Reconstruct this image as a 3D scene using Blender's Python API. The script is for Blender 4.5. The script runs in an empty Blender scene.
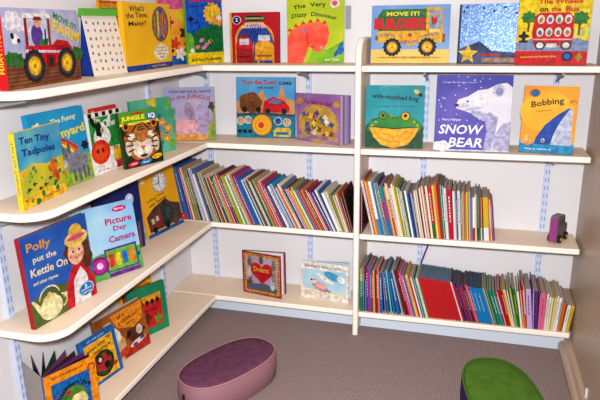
import bpy, bmesh, math, random
from mathutils import Matrix, Vector, Euler
random.seed(7)
COL = bpy.context.scene.collection
SC = bpy.context.scene
PI = math.pi
rad = math.radians

# ------------------------------------------------------------------ dimensions (metres)
LEFT_D, BACK_D, RIGHT_D0, RIGHT_D1 = 0.234, 0.224, 0.229, 0.204
POST_X, RIGHT_X = 0.913, 1.809
Z = {1: 0.1093, 2: 0.4801, 3: 0.8540, 4: 1.1924}      # tops of the shelf boards
BT = 0.024                                             # board thickness
LEFT_END = -1.345

# ------------------------------------------------------------------ materials
def lin(h):
    h = h.lstrip('#')
    out = []
    for i in (0, 2, 4):
        c = int(h[i:i+2], 16) / 255
        out.append(c/12.92 if c <= .04045 else ((c+.055)/1.055)**2.4)
    return out
_m = {}
INK = .76      # printed inks and cloth reflect a little less than their colour chips
def mat(h, rough=.5, spec=.12, h2=None, scale=25, metal=0, bump=0, bscale=200, k=INK):
    key = (h, rough, spec, h2, scale, metal, bump, bscale, k)
    if key in _m: return _m[key]
    m = bpy.data.materials.new('paint_' + h.lstrip('#')); m.use_nodes = True
    nt = m.node_tree; b = nt.nodes['Principled BSDF']
    b.inputs['Roughness'].default_value = rough
    b.inputs['Specular IOR Level'].default_value = spec
    b.inputs['Metallic'].default_value = metal
    gm = 1.22 if k == INK else 1     # inks are a little deeper and richer than their chips
    c = [k*x**gm for x in lin(h)] + [1]
    b.inputs['Base Color'].default_value = c
    if h2 or bump:
        tc = nt.nodes.new('ShaderNodeTexCoord')
    if h2:
        n = nt.nodes.new('ShaderNodeTexNoise'); n.inputs['Scale'].default_value = scale
        n.inputs['Detail'].default_value = 4
        nt.links.new(tc.outputs['Object'], n.inputs['Vector'])
        r = nt.nodes.new('ShaderNodeValToRGB')
        r.color_ramp.elements[0].position = .38; r.color_ramp.elements[1].position = .62
        r.color_ramp.elements[0].color = c
        r.color_ramp.elements[1].color = [k*x**gm for x in lin(h2)] + [1]
        nt.links.new(n.outputs['Fac'], r.inputs['Fac'])
        nt.links.new(r.outputs['Color'], b.inputs['Base Color'])
    if bump:
        n2 = nt.nodes.new('ShaderNodeTexNoise'); n2.inputs['Scale'].default_value = bscale
        nt.links.new(tc.outputs['Object'], n2.inputs['Vector'])
        bp = nt.nodes.new('ShaderNodeBump'); bp.inputs['Strength'].default_value = bump
        bp.inputs['Distance'].default_value = .002
        nt.links.new(n2.outputs['Fac'], bp.inputs['Height'])
        nt.links.new(bp.outputs['Normal'], b.inputs['Normal'])
    _m[key] = m
    return m
def foil_mat():
    m = bpy.data.materials.new('holographic_foil'); m.use_nodes = True
    nt = m.node_tree; b = nt.nodes['Principled BSDF']
    tc = nt.nodes.new('ShaderNodeTexCoord')
    v = nt.nodes.new('ShaderNodeTexVoronoi'); v.inputs['Scale'].default_value = 260
    nt.links.new(tc.outputs['Object'], v.inputs['Vector'])
    r = nt.nodes.new('ShaderNodeValToRGB')
    e = r.color_ramp.elements
    e[0].position = 0; e[0].color = (*lin('#1f4378'), 1)
    e[1].position = 1; e[1].color = (*lin('#8298b8'), 1)
    x = e.new(.55); x.color = (*lin('#3c608e'), 1)
    sp = nt.nodes.new('ShaderNodeSeparateColor')
    nt.links.new(v.outputs['Color'], sp.inputs['Color'])
    nt.links.new(sp.outputs['Red'], r.inputs['Fac'])
    nt.links.new(r.outputs['Color'], b.inputs['Base Color'])
    b.inputs['Metallic'].default_value = .45; b.inputs['Roughness'].default_value = .38
    bp = nt.nodes.new('ShaderNodeBump'); bp.inputs['Strength'].default_value = .5; bp.inputs['Distance'].default_value = .001
    nt.links.new(sp.outputs['Green'], bp.inputs['Height'])
    nt.links.new(bp.outputs['Normal'], b.inputs['Normal'])
    return m
def page_mat(c0='#857a70', c1='#cdc4b6'):
    m = bpy.data.materials.new('page_edges'); m.use_nodes = True
    nt = m.node_tree; b = nt.nodes['Principled BSDF']; b.inputs['Roughness'].default_value = .8
    tc = nt.nodes.new('ShaderNodeTexCoord')
    w = nt.nodes.new('ShaderNodeTexNoise'); w.inputs['Scale'].default_value = 90
    mp = nt.nodes.new('ShaderNodeMapping'); mp.inputs['Scale'].default_value = (8, 1, .2)
    nt.links.new(tc.outputs['Object'], mp.inputs['Vector']); nt.links.new(mp.outputs['Vector'], w.inputs['Vector'])
    r = nt.nodes.new('ShaderNodeValToRGB')
    r.color_ramp.elements[0].color = (*lin(c0), 1); r.color_ramp.elements[1].color = (*lin(c1), 1)
    r.color_ramp.elements[0].position = .3; r.color_ramp.elements[1].position = .7
    nt.links.new(w.outputs['Fac'], r.inputs['Fac']); nt.links.new(r.outputs['Color'], b.inputs['Base Color'])
    return m
def carpet_mat():
    m = bpy.data.materials.new('ribbed_carpet'); m.use_nodes = True
    nt = m.node_tree; b = nt.nodes['Principled BSDF']; b.inputs['Roughness'].default_value = .95
    b.inputs['Specular IOR Level'].default_value = .1
    tc = nt.nodes.new('ShaderNodeTexCoord')
    w = nt.nodes.new('ShaderNodeTexWave'); w.inputs['Scale'].default_value = 48; w.inputs['Distortion'].default_value = 1.5
    w.inputs['Detail'].default_value = 2; w.inputs['Detail Scale'].default_value = 6
    n = nt.nodes.new('ShaderNodeTexNoise'); n.inputs['Scale'].default_value = 160; n.inputs['Detail'].default_value = 3
    for q in (w, n): nt.links.new(tc.outputs['Object'], q.inputs['Vector'])
    mx = nt.nodes.new('ShaderNodeMix'); mx.inputs[0].default_value = .6
    nt.links.new(w.outputs['Fac'], mx.inputs[2]); nt.links.new(n.outputs['Fac'], mx.inputs[3])
    r = nt.nodes.new('ShaderNodeValToRGB')
    r.color_ramp.elements[0].position = .3; r.color_ramp.elements[0].color = (*lin('#6c5b5a'), 1)
    r.color_ramp.elements[1].position = .7; r.color_ramp.elements[1].color = (*lin('#978482'), 1)
    nt.links.new(mx.outputs[0], r.inputs['Fac']); nt.links.new(r.outputs['Color'], b.inputs['Base Color'])
    bp = nt.nodes.new('ShaderNodeBump'); bp.inputs['Strength'].default_value = .6; bp.inputs['Distance'].default_value = .004
    nt.links.new(mx.outputs[0], bp.inputs['Height']); nt.links.new(bp.outputs['Normal'], b.inputs['Normal'])
    return m
PAGE = page_mat(); ROWPAGE_SHADED = page_mat('#6e5f52', '#a8988a')  # row books' page edges: shade on their tops put into a darker colour
PAPER = mat('#e6e0dc', .8, .1)
SHELF_TOP = mat('#ead5be', .5, .3, h2='#e5ceb5', scale=6, k=.9)
SHELF_EDGE = mat('#f6ede2', .35, .4, k=.92)
STEEL = mat('#9aa0a8', .4, .4)
STRIP = mat('#cdd9f2', .4, .3, k=.85)
SLOT = mat('#a3b2d6', .6, .2)

# ------------------------------------------------------------------ object helpers
def link(name, bm, mats, parent=None, loc=(0, 0, 0), rot=(0, 0, 0)):
    me = bpy.data.meshes.new(name)
    bmesh.ops.recalc_face_normals(bm, faces=bm.faces)
    bm.to_mesh(me); bm.free()
    for m in (mats if isinstance(mats, (list, tuple)) else [mats]): me.materials.append(m)
    o = bpy.data.objects.new(name, me); COL.objects.link(o)
    o.location = loc; o.rotation_euler = rot
    if parent: o.parent = parent
    return o
def tag(o, label, cat, group=None):
    o['label'] = label; o['category'] = cat
    if group: o['group'] = group
    return o
def struct(o):
    o['kind'] = 'structure'; return o
def empty(name, loc, rot, label, cat, group=None):
    o = bpy.data.objects.new(name, None); COL.objects.link(o)
    o.empty_display_size = .03
    o.location = loc; o.rotation_euler = rot
    return tag(o, label, cat, group)
def box(bm, x0, y0, z0, x1, y1, z1, mi=0):
    v = [bm.verts.new(p) for p in ((x0,y0,z0),(x1,y0,z0),(x1,y1,z0),(x0,y1,z0),(x0,y0,z1),(x1,y0,z1),(x1,y1,z1),(x0,y1,z1))]
    fs = [(0,3,2,1),(4,5,6,7),(0,1,5,4),(1,2,6,5),(2,3,7,6),(3,0,4,7)]
    out = []
    for f in fs:
        q = bm.faces.new([v[i] for i in f]); q.material_index = mi; out.append(q)
    return out
def prism(bm, pts, z0, z1, mi=0, axis='z'):
    def P(p, t):
        if axis == 'z': return (p[0], p[1], t)
        if axis == 'y': return (p[0], t, p[1])
        return (t, p[0], p[1])
    a = [bm.verts.new(P(p, z0)) for p in pts]; b = [bm.verts.new(P(p, z1)) for p in pts]
    n = len(pts)
    fs = [bm.faces.new(a[::-1]), bm.faces.new(b)]
    for i in range(n): fs.append(bm.faces.new((a[i], a[(i+1) % n], b[(i+1) % n], b[i])))
    for f in fs: f.material_index = mi
    return fs
def bevel(bm, w=.002, seg=2):
    bmesh.ops.bevel(bm, geom=bm.edges[:], offset=w, segments=seg, affect='EDGES', profile=.6)

# ------------------------------------------------------------------ flat printed artwork for covers
_txt = {}
def text_mesh(s, bold):
    k = (s, bold)
    if k in _txt: return _txt[k]
    cu = bpy.data.curves.new('lettering', 'FONT'); cu.body = s; cu.size = 1; cu.align_x = 'CENTER'
    cu.resolution_u = 2; cu.offset = bold; cu.fill_mode = 'FRONT'
    ob = bpy.data.objects.new('lettering', cu); COL.objects.link(ob)
    dg = bpy.context.evaluated_depsgraph_get(); dg.update()
    me = bpy.data.meshes.new_from_object(ob.evaluated_get(dg))
    vs = [(v.co.x, v.co.y) for v in me.vertices]; fs = [tuple(p.vertices) for p in me.polygons]
    bpy.data.objects.remove(ob); bpy.data.curves.remove(cu); bpy.data.meshes.remove(me)
    xs = [v[0] for v in vs]; ys = [v[1] for v in vs]
    x0, x1, y0, y1 = min(xs), max(xs), min(ys), max(ys)
    vs = [((x-(x0+x1)/2)/(x1-x0), (y-(y0+y1)/2)/(y1-y0)) for x, y in vs]
    _txt[k] = (vs, fs); return _txt[k]
def painted(c):
    h = [int(c[i:i+2], 16) for i in (1, 3, 5)]
    d = ['#%02x%02x%02x' % tuple(max(0, min(255, int(v*f + a))) for v in h) for f, a in ((.90, -3), (1.04, 6))]
    return mat(d[0], h2=d[1], scale=55)
class Art:
    """printed shapes on a board of w x h metres; coordinates 0..1, drawn one above another"""
    def __init__(s, w, h): s.w, s.h, s.items, s.letters = w, h, [], set()
    def p(s, pts, c): s.items.append(([(x*s.w, y*s.h) for x, y in pts], [tuple(range(len(pts)))], c)); return s
    def r(s, x0, y0, x1, y1, c): return s.p([(x0,y0),(x1,y0),(x1,y1),(x0,y1)], c)
    def e(s, cx, cy, rx, ry, c, rot=0, n=20, a0=0, a1=360):
        pts = []
        full = (a1 - a0) >= 360
        for i in range(n if full else n+1):
            a = rad(a0 + (a1-a0)*i/n); x, y = rx*math.cos(a)*s.w, ry*math.sin(a)*s.h
            q = rad(rot); pts.append((cx + (x*math.cos(q)-y*math.sin(q))/s.w, cy + (x*math.sin(q)+y*math.cos(q))/s.h))
        return s.p(pts, c)
    def ring(s, cx, cy, rx, ry, th, c, n=24, a0=0, a1=360):
        vs, fs = [], []
        for i in range(n+1):
            a = rad(a0+(a1-a0)*i/n)
            vs += [((cx+rx*math.cos(a))*s.w, (cy+ry*math.sin(a))*s.h), ((cx+(rx-th)*math.cos(a))*s.w, (cy+(ry-th*rx/rx*s.w/s.h)*math.sin(a))*s.h)]
        for i in range(n): fs.append((2*i, 2*i+2, 2*i+3, 2*i+1))
        s.items.append((vs, fs, c)); return s
    def blob(s, cx, cy, rx, ry, c, bumps=7, amp=.12, n=42, rot=0):
        pts = []
        for i in range(n):
            a = 2*PI*i/n; k = 1 + amp*math.cos(bumps*a)
            x, y = rx*k*math.cos(a)*s.w, ry*k*math.sin(a)*s.h
            q = rad(rot); pts.append((cx + (x*math.cos(q)-y*math.sin(q))/s.w, cy + (x*math.sin(q)+y*math.cos(q))/s.h))
        return s.p(pts, c)
    def star(s, cx, cy, r, c, n=5, inner=.45, rot=90):
        return s.p([(cx + r*(1 if i % 2 == 0 else inner)*math.cos(rad(rot+180*i/n)), cy + r*(1 if i % 2 == 0 else inner)*math.sin(rad(rot+180*i/n))*s.w/s.h) for i in range(2*n)], c)
    def t(s, txt, cx, cy, w, h, c, rot=0, bold=.0, sag=0, shear=0):
        vs, fs = text_mesh(txt, max(bold, .022)); q = rad(rot); out = []; s.letters.add(len(s.items))
        for x, y in vs:
            X = x*w*s.w + y*shear*h*s.h; Y = y*h*s.h + sag*s.h*(1-(2*x)**2)
            out.append((cx*s.w + X*math.cos(q)-Y*math.sin(q), cy*s.h + X*math.sin(q)+Y*math.cos(q)))
        s.items.append((out, fs, c)); return s
    def dots(s, n, cols, x0, y0, x1, y1, rmin, rmax, seed=1):
        g = random.Random(seed)
        for i in range(n):
            r_ = g.uniform(rmin, rmax); s.e(g.uniform(x0, x1), g.uniform(y0, y1), r_, r_*s.w/s.h*g.uniform(.7, 1.2), g.choice(cols), g.uniform(0, 90), 8)
        return s
    def emit(s, bm, mats, step=4e-5):
        for k, (vs, fs, c) in enumerate(s.items):
            m = c if not isinstance(c, str) else (mat(c) if k in s.letters else painted(c))
            if m not in mats: mats.append(m)
            mi = mats.index(m); y = -(k+1)*step
            V = [bm.verts.new((x, y, z)) for x, z in vs]
            for f in fs:
                try: q = bm.faces.new([V[i] for i in f])
                except ValueError: continue
                q.normal_update()
                if q.normal.y > 0: q.normal_flip()
                q.material_index = mi

FACE_GROUP = 'picture books displayed face out'
def picture_book(name, label, zl, x, y, yaw, w, h, t, lean, cover, art, spine=None, spine_text=None, back=None, round_=0, group=FACE_GROUP, extra_y=0):
    """closed book leaning back; pivots on its bottom rear edge"""
    th = rad(lean)
    root = empty(name, (x, y, zl + t*math.sin(max(th, 0)) + .0003), (-th, 0, rad(yaw)), label, 'book', group)
    bt = min(.0025, t*.25)
    bm = bmesh.new()
    mats = [cover if not isinstance(cover, str) else mat(cover)]
    if round_:
        pts = []
        for cx, cy, a0 in ((w-round_, round_, -90), (w-round_, h-round_, 0), (round_, h-round_, 90), (round_, round_, 180)):
            for i in range(5): pts.append((cx+round_*math.cos(rad(a0+22.5*i)), cy+round_*math.sin(rad(a0+22.5*i))))
        prism(bm, pts, 0, bt, 0, 'y')
    else:
        box(bm, 0, 0, 0, w, bt, h)
    bmesh.ops.recalc_face_normals(bm, faces=bm.faces)
    a = Art(w, h); art(a); a.emit(bm, mats)
    link('front_cover', bm, mats, root)
    sc = spine or (cover if isinstance(cover, str) else '#cccccc')
    bm = bmesh.new(); mats = [mat(sc)]
    box(bm, -.0012, 0, 0, -.00005, t, h); bmesh.ops.recalc_face_normals(bm, faces=bm.faces)
    if spine_text:
        vs, fs = text_mesh(spine_text[0], .01)
        mats.append(mat(spine_text[1]))
        V = [bm.verts.new((-.0013, t/2 + yy*t*.6, h*.55 - xx*h*.7)) for xx, yy in vs]
        for f in fs: q = bm.faces.new([V[i] for i in f]); q.material_index = 1
    link('spine', bm, mats, root)
    bm = bmesh.new(); box(bm, 0, t-bt, 0, w, t, h); link('back_cover', bm, mat(back or sc), root)
    bm = bmesh.new(); box(bm, .0005, bt+.0002, .003, w-.004-round_*.3, t-bt-.0002, h-.003); link('pages', bm, PAGE, root)
    return root
def open_book(name, label, zl, x, y, yaw, w, h, ang, lean, cover, art, inner='#ffffff', sheets=0, sheet_cols=None, back=None, spine=None):
    """book stood up a little open: the covers meet at the spine on the left"""
    root = empty(name, (x, y, zl + .0006), (-rad(lean), 0, rad(yaw)), label, 'book', FACE_GROUP)
    bm = bmesh.new(); mats = [mat(cover)]
    box(bm, 0, 0, 0, w, .0025, h); bmesh.ops.recalc_face_normals(bm, faces=bm.faces)
    a = Art(w, h); art(a); a.emit(bm, mats); link('front_cover', bm, mats, root)
    t0 = .012
    bm = bmesh.new(); box(bm, -.0015, 0, 0, -.0001, t0, h); link('spine', bm, mat(spine or cover), root)
    bm = bmesh.new(); box(bm, 0, 0, 0, w, .0025, h); link('back_cover', bm, mat(back or cover), root, (0, t0-.0025, 0), (0, 0, rad(ang)))
    if sheets:
        for i in range(sheets):
            f = (i+1)/(sheets+1)
            bm = bmesh.new(); box(bm, .001, 0, .003, w*.97, .0014, h-.003)
            link('page', bm, mat(sheet_cols[i % len(sheet_cols)]), root, (0, .003+f*(t0-.007), 0), (0, 0, rad(ang*f**1.2)))
    else:
        for i, f in enumerate((.15, .85)):
            bm = bmesh.new()
            A = rad(ang)*(0 if i == 0 else .72); B = rad(ang)*(.28 if i == 0 else 1.0)
            y0 = .003 if i == 0 else t0-.006; y1 = .006 if i == 0 else t0-.0031
            L = w*.965
            prism(bm, [(.001, y0), (L*math.cos(A), y0+L*math.sin(A)), (L*math.cos(B), y1+L*math.sin(B)), (.001, y1)], .003, h-.003)
            link('pages', bm, mat(inner, .8, .1), root)
    return root

# ------------------------------------------------------------------ the room
def wall(name, x0, y0, z0, x1, y1, z1, m):
    bm = bmesh.new(); box(bm, x0, y0, z0, x1, y1, z1); return struct(link(name, bm, m))
WALL = mat('#dcdade', .6, .25, bump=.08, bscale=90, k=.92)
wall('wall_left', -.12, -4.2, 0, 0, .12, 2.6, WALL)
wall('wall_back', 0, 0, 0, RIGHT_X+.012, .12, 2.6, WALL)
wall('wall_right', RIGHT_X+.012, -4.2, 0, RIGHT_X+.132, .12, 2.6, mat('#bda48c', .4, .3, bump=.05, bscale=60, k=.85))
wall('floor', -.12, -4.2, -.05, RIGHT_X+.132, .12, 0, carpet_mat())
bm = bmesh.new(); box(bm, LEFT_D-.08, -.144, .0, RIGHT_X+.011, -.128, Z[1]-BT-.0005); struct(link('baseboard_back', bm, mat('#cdd8e6', .5, .3, k=.9)))
bm = bmesh.new(); prism(bm, [(RIGHT_X+.0118, 0), (RIGHT_X-.031, 0), (RIGHT_X-.031, .03), (RIGHT_X-.024, .042), (RIGHT_X-.012, .046), (RIGHT_X-.006, .06), (RIGHT_X+.0118, .064)], -4.1, -.146, 0, 'y')
struct(link('baseboard_right', bm, mat('#b8a089', .3, .4, k=.78)))

# ------------------------------------------------------------------ shelf boards
def board(name, label, pts, ztop, front):
    """outline pts (ccw); 'front' = indices of outline edges that carry the white nosing"""
    bm = bmesh.new()
    prism(bm, pts, ztop-BT, ztop, 0)
    bmesh.ops.recalc_face_normals(bm, faces=bm.faces)
    o = link(name, bm, [SHELF_TOP, SHELF_EDGE])
    me = o.data
    n = len(pts)
    for i in front: me.polygons[2+i].material_index = 1
    bv = o.modifiers.new('soft_edge', 'BEVEL'); bv.width = .005; bv.segments = 3; bv.limit_method = 'ANGLE'; bv.angle_limit = rad(50)
    bv.material = -1
    return tag(o, label, 'shelf', 'shelf boards')
lev = {4: 'top', 3: 'second', 2: 'third', 1: 'lowest'}
R = .085
for k, z in Z.items():
    # along the left wall: rounded front corner at its free end
    pts = [(0.0008, -BACK_D-.0004), (0.0008, LEFT_END)]
    for i in range(8):
        a = rad(-90 + 90*i/7); pts.append((LEFT_D-R+R*math.cos(a), LEFT_END+R+R*math.sin(a)))
    pts.append((LEFT_D, -BACK_D-.0004))
    board('shelf', f'cream {lev[k]} shelf board along the left wall with rounded end', pts, z, list(range(1, len(pts)-1)))
    pts = [(0.0008, -.0008), (0.0008, -BACK_D), (POST_X-.0125, -BACK_D), (POST_X-.0125, -.0008)]
    board('shelf', f'cream {lev[k]} shelf board on the back wall left of the white post', pts, z, [1])
    pts = [(POST_X+.0125, -.0008), (POST_X+.0125, -RIGHT_D0), (RIGHT_X, -RIGHT_D1), (RIGHT_X, -.0008)]
    board('shelf', f'cream {lev[k]} shelf board on the back wall right of the white post', pts, z, [1, 2])

# side panel with its rounded white front post
root = empty('shelf_divider', (POST_X, -.12, 0), (0, 0, 0), 'cream dividing panel with rounded white front post between the two back shelf units', 'divider')
bm = bmesh.new()
ztop = 1.292
pts = [(.119, 0.02), (-.100, 0.02)]
for i in range(9):
    a = rad(180 - 90*i/8); pts.append((-.100+.07 + .07*math.cos(a), ztop-.075 + .07*math.sin(a)))
pts += [(.119, ztop-.005)]
prism(bm, pts, -.011, .011, 0, 'x'); link('panel', bm, mat('#ead8c4', .5, .3, k=.88), root)
bm = bmesh.new()
path = [(-.112, .0005 + (ztop-.0855)*i/10) for i in range(11)] + [(-.112+.082 - .082*math.cos(rad(90*i/8)), ztop-.08+.08*math.sin(rad(90*i/8))) for i in range(1, 9)] + [(.118, ztop)]
rings = []
for i, (py, pz) in enumerate(path):
    a = path[max(i-1, 0)]; b = path[min(i+1, len(path)-1)]
    ty, tz = b[0]-a[0], b[1]-a[1]; L = math.hypot(ty, tz); ty /= L; tz /= L
    rings.append([bm.verts.new((.0125*math.cos(2*PI*j/12), py - tz*.0115*math.sin(2*PI*j/12), pz + ty*.0115*math.sin(2*PI*j/12))) for j in range(12)])
for i in range(len(rings)-1):
    for j in range(12): bm.faces.new((rings[i][j], rings[i][(j+1) % 12], rings[i+1][(j+1) % 12], rings[i+1][j]))
for f in bm.faces: f.smooth = True
for rg in (rings[0], rings[-1]):      # end caps on verts of their own
    bm.faces.new([bm.verts.new(v.co) for v in rg])
link('post', bm, SHELF_EDGE, root)

# slotted wall uprights and steel brackets
ups = [('b', .146, 'nearest the corner on the back wall'), ('b', .645, 'in the middle of the left back unit'), ('b', 1.170, 'in the left half of the right back unit'), ('b', 1.683, 'near the right end of the back wall'),
       ('l', -.31, 'on the left wall nearest the corner'), ('l', -1.262, 'on the left wall at its free end')]
for wl, c, where in ups:
    short = where
    loc = (c, -.0008, 0) if wl == 'b' else (.0008, c, 0); rz = 0 if wl == 'b' else PI/2
    bm = bmesh.new(); box(bm, -.0125, -.012, .07, .0125, 0, 1.28, 0)
    zz = .09
    while zz < 1.26:
        for s in (-1, 1): box(bm, s*.006-.0022, -.0128, zz, s*.006+.0022, -.0118, zz+.018, 1)
        zz += .034
    # cut the strip back where the boards pass: boards are notched round it
    tag(link('shelf_upright', bm, [STRIP, SLOT], None, loc, (0, 0, rz)), f'pale blue slotted steel upright strip {where}', 'upright', 'slotted uprights')
    for k, z in Z.items():
        bm = bmesh.new(); zt = z-BT-.0006
        d = .175
        prism(bm, [(-.0125, zt-.05), (-.0125, zt), (-d, zt), (-d, zt-.012), (-.07, zt-.03)], -.004, .004, 0, 'x')
        loc2 = (c, -.0012, 0) if wl == 'b' else (.0012, c, 0)
        tag(link('shelf_bracket', bm, STEEL, None, loc2, (0, 0, rz)), f'grey steel bracket, {lev[k]} shelf, upright {short}', 'bracket', 'shelf brackets')
# short grey plate on the wall above the top shelf
bm = bmesh.new(); box(bm, .812, -.008, 1.335, .836, -.0005, 1.43); bevel(bm, .002)
tag(link('wall_plate', bm, mat('#aeb0bb', .4, .3)), 'short grey wall plate above the top shelf, right of the lime green book', 'plate')
# white peg at the foot of the right wall
bm = bmesh.new(); box(bm, RIGHT_X+.002, -.600, .0645, RIGHT_X+.0115, -.588, .10); bevel(bm, .002)
bmesh.ops.translate(bm, verts=bm.verts, vec=(0, 0, 0))
tag(link('peg', bm, mat('#e8e0da', .4, .3)), 'small white peg at the foot of the brown right-hand wall', 'peg')

# ------------------------------------------------------------------ picture books displayed face out
# top shelf, left wall
def a(A):
    A.r(0, 0, 1, 1, mat('#a9b3d6', h2='#c3c3dc', scale=14)).r(0, 0, 1, .34, mat('#7a4a35', h2='#97633f', scale=30))
    for i in range(6): A.r(0, .04+i*.05, 1, .052+i*.05, '#5e3626')
    for x, y, s in ((.12, .85, .10), (.22, .80, .08), (.08, .78, .05), (.5, .93, .06)): A.blob(x, y, s, s*1.1, '#e8e4ee', 6, .12)
    for x, y in ((.06, .38), (.14, .36), (.93, .40), (.86, .37), (.98, .38)): A.blob(x, y, .07, .09, '#3f7a3a', 7, .15)
    A.e(.13, .62, .05, .06, '#f0eeee').e(.10, .66, .02, .04, '#2a2628', 20).e(.17, .60, .02, .03, '#2a2628')
    A.r(.25, .48, .285, .9, '#a01f28').r(.55, .48, .58, .9, '#a01f28').p([(.22, .88), (.60, .88), (.58, .94), (.24, .94)], '#e8e6e8')
    A.p([(.29, .5), (.545, .5), (.545, .87), (.29, .87)], '#cfd2e4')
    A.e(.40, .66, .075, .15, '#6a4aa0').e(.42, .82, .045, .06, '#e2a890').p([(.36, .85), (.48, .85), (.46, .90), (.38, .90)], '#8a3a2a').p([(.40, .5), (.53, .5), (.55, .62), (.44, .60)], '#2f8a52').r(.50, .55, .52, .74, '#222025')
    A.p([(.24, .28), (.24, .53), (.60, .53), (.66, .60), (.82, .57), (.88, .48), (.88, .28)], '#cc1f2c').p([(.62, .52), (.82, .52), (.86, .46), (.64, .46)], '#a5141f')
    A.p([(.24, .45), (.88, .40), (.88, .43), (.24, .485)], '#d8c8e2')
    A.r(.50, .22, .62, .40, '#8f1620').r(.53, .25, .59, .36, '#2c2226')
    for x in (.335, .785):
        A.blob(x, .27, .135, .215, '#2c292e', 16, .05, 64).e(x, .27, .10, .16, '#565058').e(x, .27, .078, .125, '#e6b51e').e(x, .27, .05, .08, '#f2cf3a').e(x, .27, .02, .03, '#c48a1a')
    A.t('MOVE IT!', .80, .84, .34, .09, '#3f9a48', -18, .02).t('FARM', .80, .70, .40, .16, '#f0d43c', -16, .03)
picture_book('picture_book', 'wide farm picture book with a red tractor on the cover, far left of top shelf', Z[4], .170, -1.312, 96, .377, .214, .026, -2, '#a9b3d6', a, spine='#d3202e', spine_text=('MOVE IT! FARM', '#f2d23a'))

def tent():
    root = empty('flip_chart', (.118, -.845, Z[4]+.0004), (0, 0, rad(85.5)), 'white table-top flip chart of tiny pictures with green top and blue back', 'chart')
    w, h, th = .184, .224, rad(8); d = h*math.sin(th)
    bm = bmesh.new(); mats = [mat('#efe7dc')]
    box(bm, 0, 0, 0, w, .003, h-.02)
    A = Art(w, h); g = random.Random(3)
    cs = ['#c8605a', '#7a9a5a', '#d8a84a', '#6a8ab8', '#b07aa8', '#8a6a50', '#d88a8a']
    for i in range(6):
        for j in range(7):
            A.blob(.10+i*.16+g.uniform(-.02, .02), .10+j*.115+g.uniform(-.015, .015), .030, .024, g.choice(cs), g.choice((3, 4, 5)), .25, 20, g.uniform(0, 90))
    A.emit(bm, mats); o = link('front_panel', bm, mats, root, (0, 0, 0), (-th, 0, 0))
    bm = bmesh.new(); box(bm, 0, -.003, 0, w, 0, h-.02); link('back_panel', bm, mat('#24408c'), root, (0, 2*d-.002, 0), (th, 0, 0))
    bm = bmesh.new(); prism(bm, [(d-.013, h*math.cos(th)-.0215), (d+.013, h*math.cos(th)-.0215), (d+.008, h*math.cos(th)+.002), (d-.008, h*math.cos(th)+.002)], 0, w, 0, 'x'); link('binding', bm, mat('#6cb844'), root)
    bm = bmesh.new(); prism(bm, [(.006, .006), (2*d-.01, .006), (d+.002, h*.9), (d-.002, h*.9)], .0005, .002, 0, 'x'); link('side_gusset', bm, mat('#27479c'), root)
tent()

def a(A):
    A.r(0, 0, 1, 1, '#e4a92a')
    for i in range(10): A.r(0, .06+i*.1, 1, .09+i*.1, ['#2f4a9a', '#d8662a'][i % 2])
picture_book('picture_book', 'yellow picture book striped orange and blue, mostly hidden behind the yellow clock book', Z[4], .040, -.655, 91, .20, .258, .012, 1, '#e4a92a', a)

def a(A):
    A.r(0, 0, 1, 1, mat('#f4c022', h2='#f6c82e', scale=10)).r(0, 0, 1, .085, '#2f57a8')
    for i, (s, y) in enumerate((("What's", .915), ('the Time,', .81), ('Maisy?', .69))): A.t(s, .27, y, (.30, .44, .36)[i], .09, '#2a2226', 2, .012)
    A.e(.76, .685, .185, .27, '#c86a2a').e(.75, .685, .165, .25, '#3f66a8').e(.70, .685, .09, .22, '#b8a23a').e(.82, .68, .07, .20, '#d8952e')
    for k in range(5): A.e(.66+k*.045, .69, .012, .2, ['#8a3a3a', '#e6d8a8', '#4a7ab0', '#c84a3a', '#6a4a90'][k])
    A.ring(.76, .685, .19, .275, .012, '#8a6a1a')
    A.blob(.75, .25, .17, .13, '#f4ecd8', 12, .06)
    for i, s in enumerate(('Turn the', 'hands and', 'tell the', 'time')): A.t(s, .75, .325-i*.05, (.2, .24, .18, .12)[i], .028, '#c04a4a', 0, .01)
    A.t('Lucy Cousins', .68, .042, .34, .045, '#e8b83a', 0, .01)
picture_book('picture_book', 'bright yellow picture book about telling the time with an oval window in its cover', Z[4], .128, -.657, 91, .368, .250, .020, -1, '#f4c022', a)

def a(A):
    A.r(0, 0, 1, 1, mat('#f0a03a', h2='#f4bc5a', scale=12)).r(0, .78, 1, 1, '#dc6a9e').r(0, 0, 1, .13, '#2f6ab0')
    for x, y, c in ((.25, .6, '#c83a3a'), (.7, .45, '#5a3a2a'), (.4, .3, '#d8522a'), (.8, .25, '#8a2a3a'), (.2, .2, '#3a3028'), (.6, .7, '#e8d03a'), (.55, .15, '#f0e8e0'), (.85, .62, '#c04a8a')): A.blob(x, y, .13, .08, c, 5, .3, 30)
picture_book('picture_book', 'orange picture book with pink top, half hidden between the yellow and bright blue books', Z[4], .060, -.262, 66, .19, .30, .012, 0, '#f0a03a', a)

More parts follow.
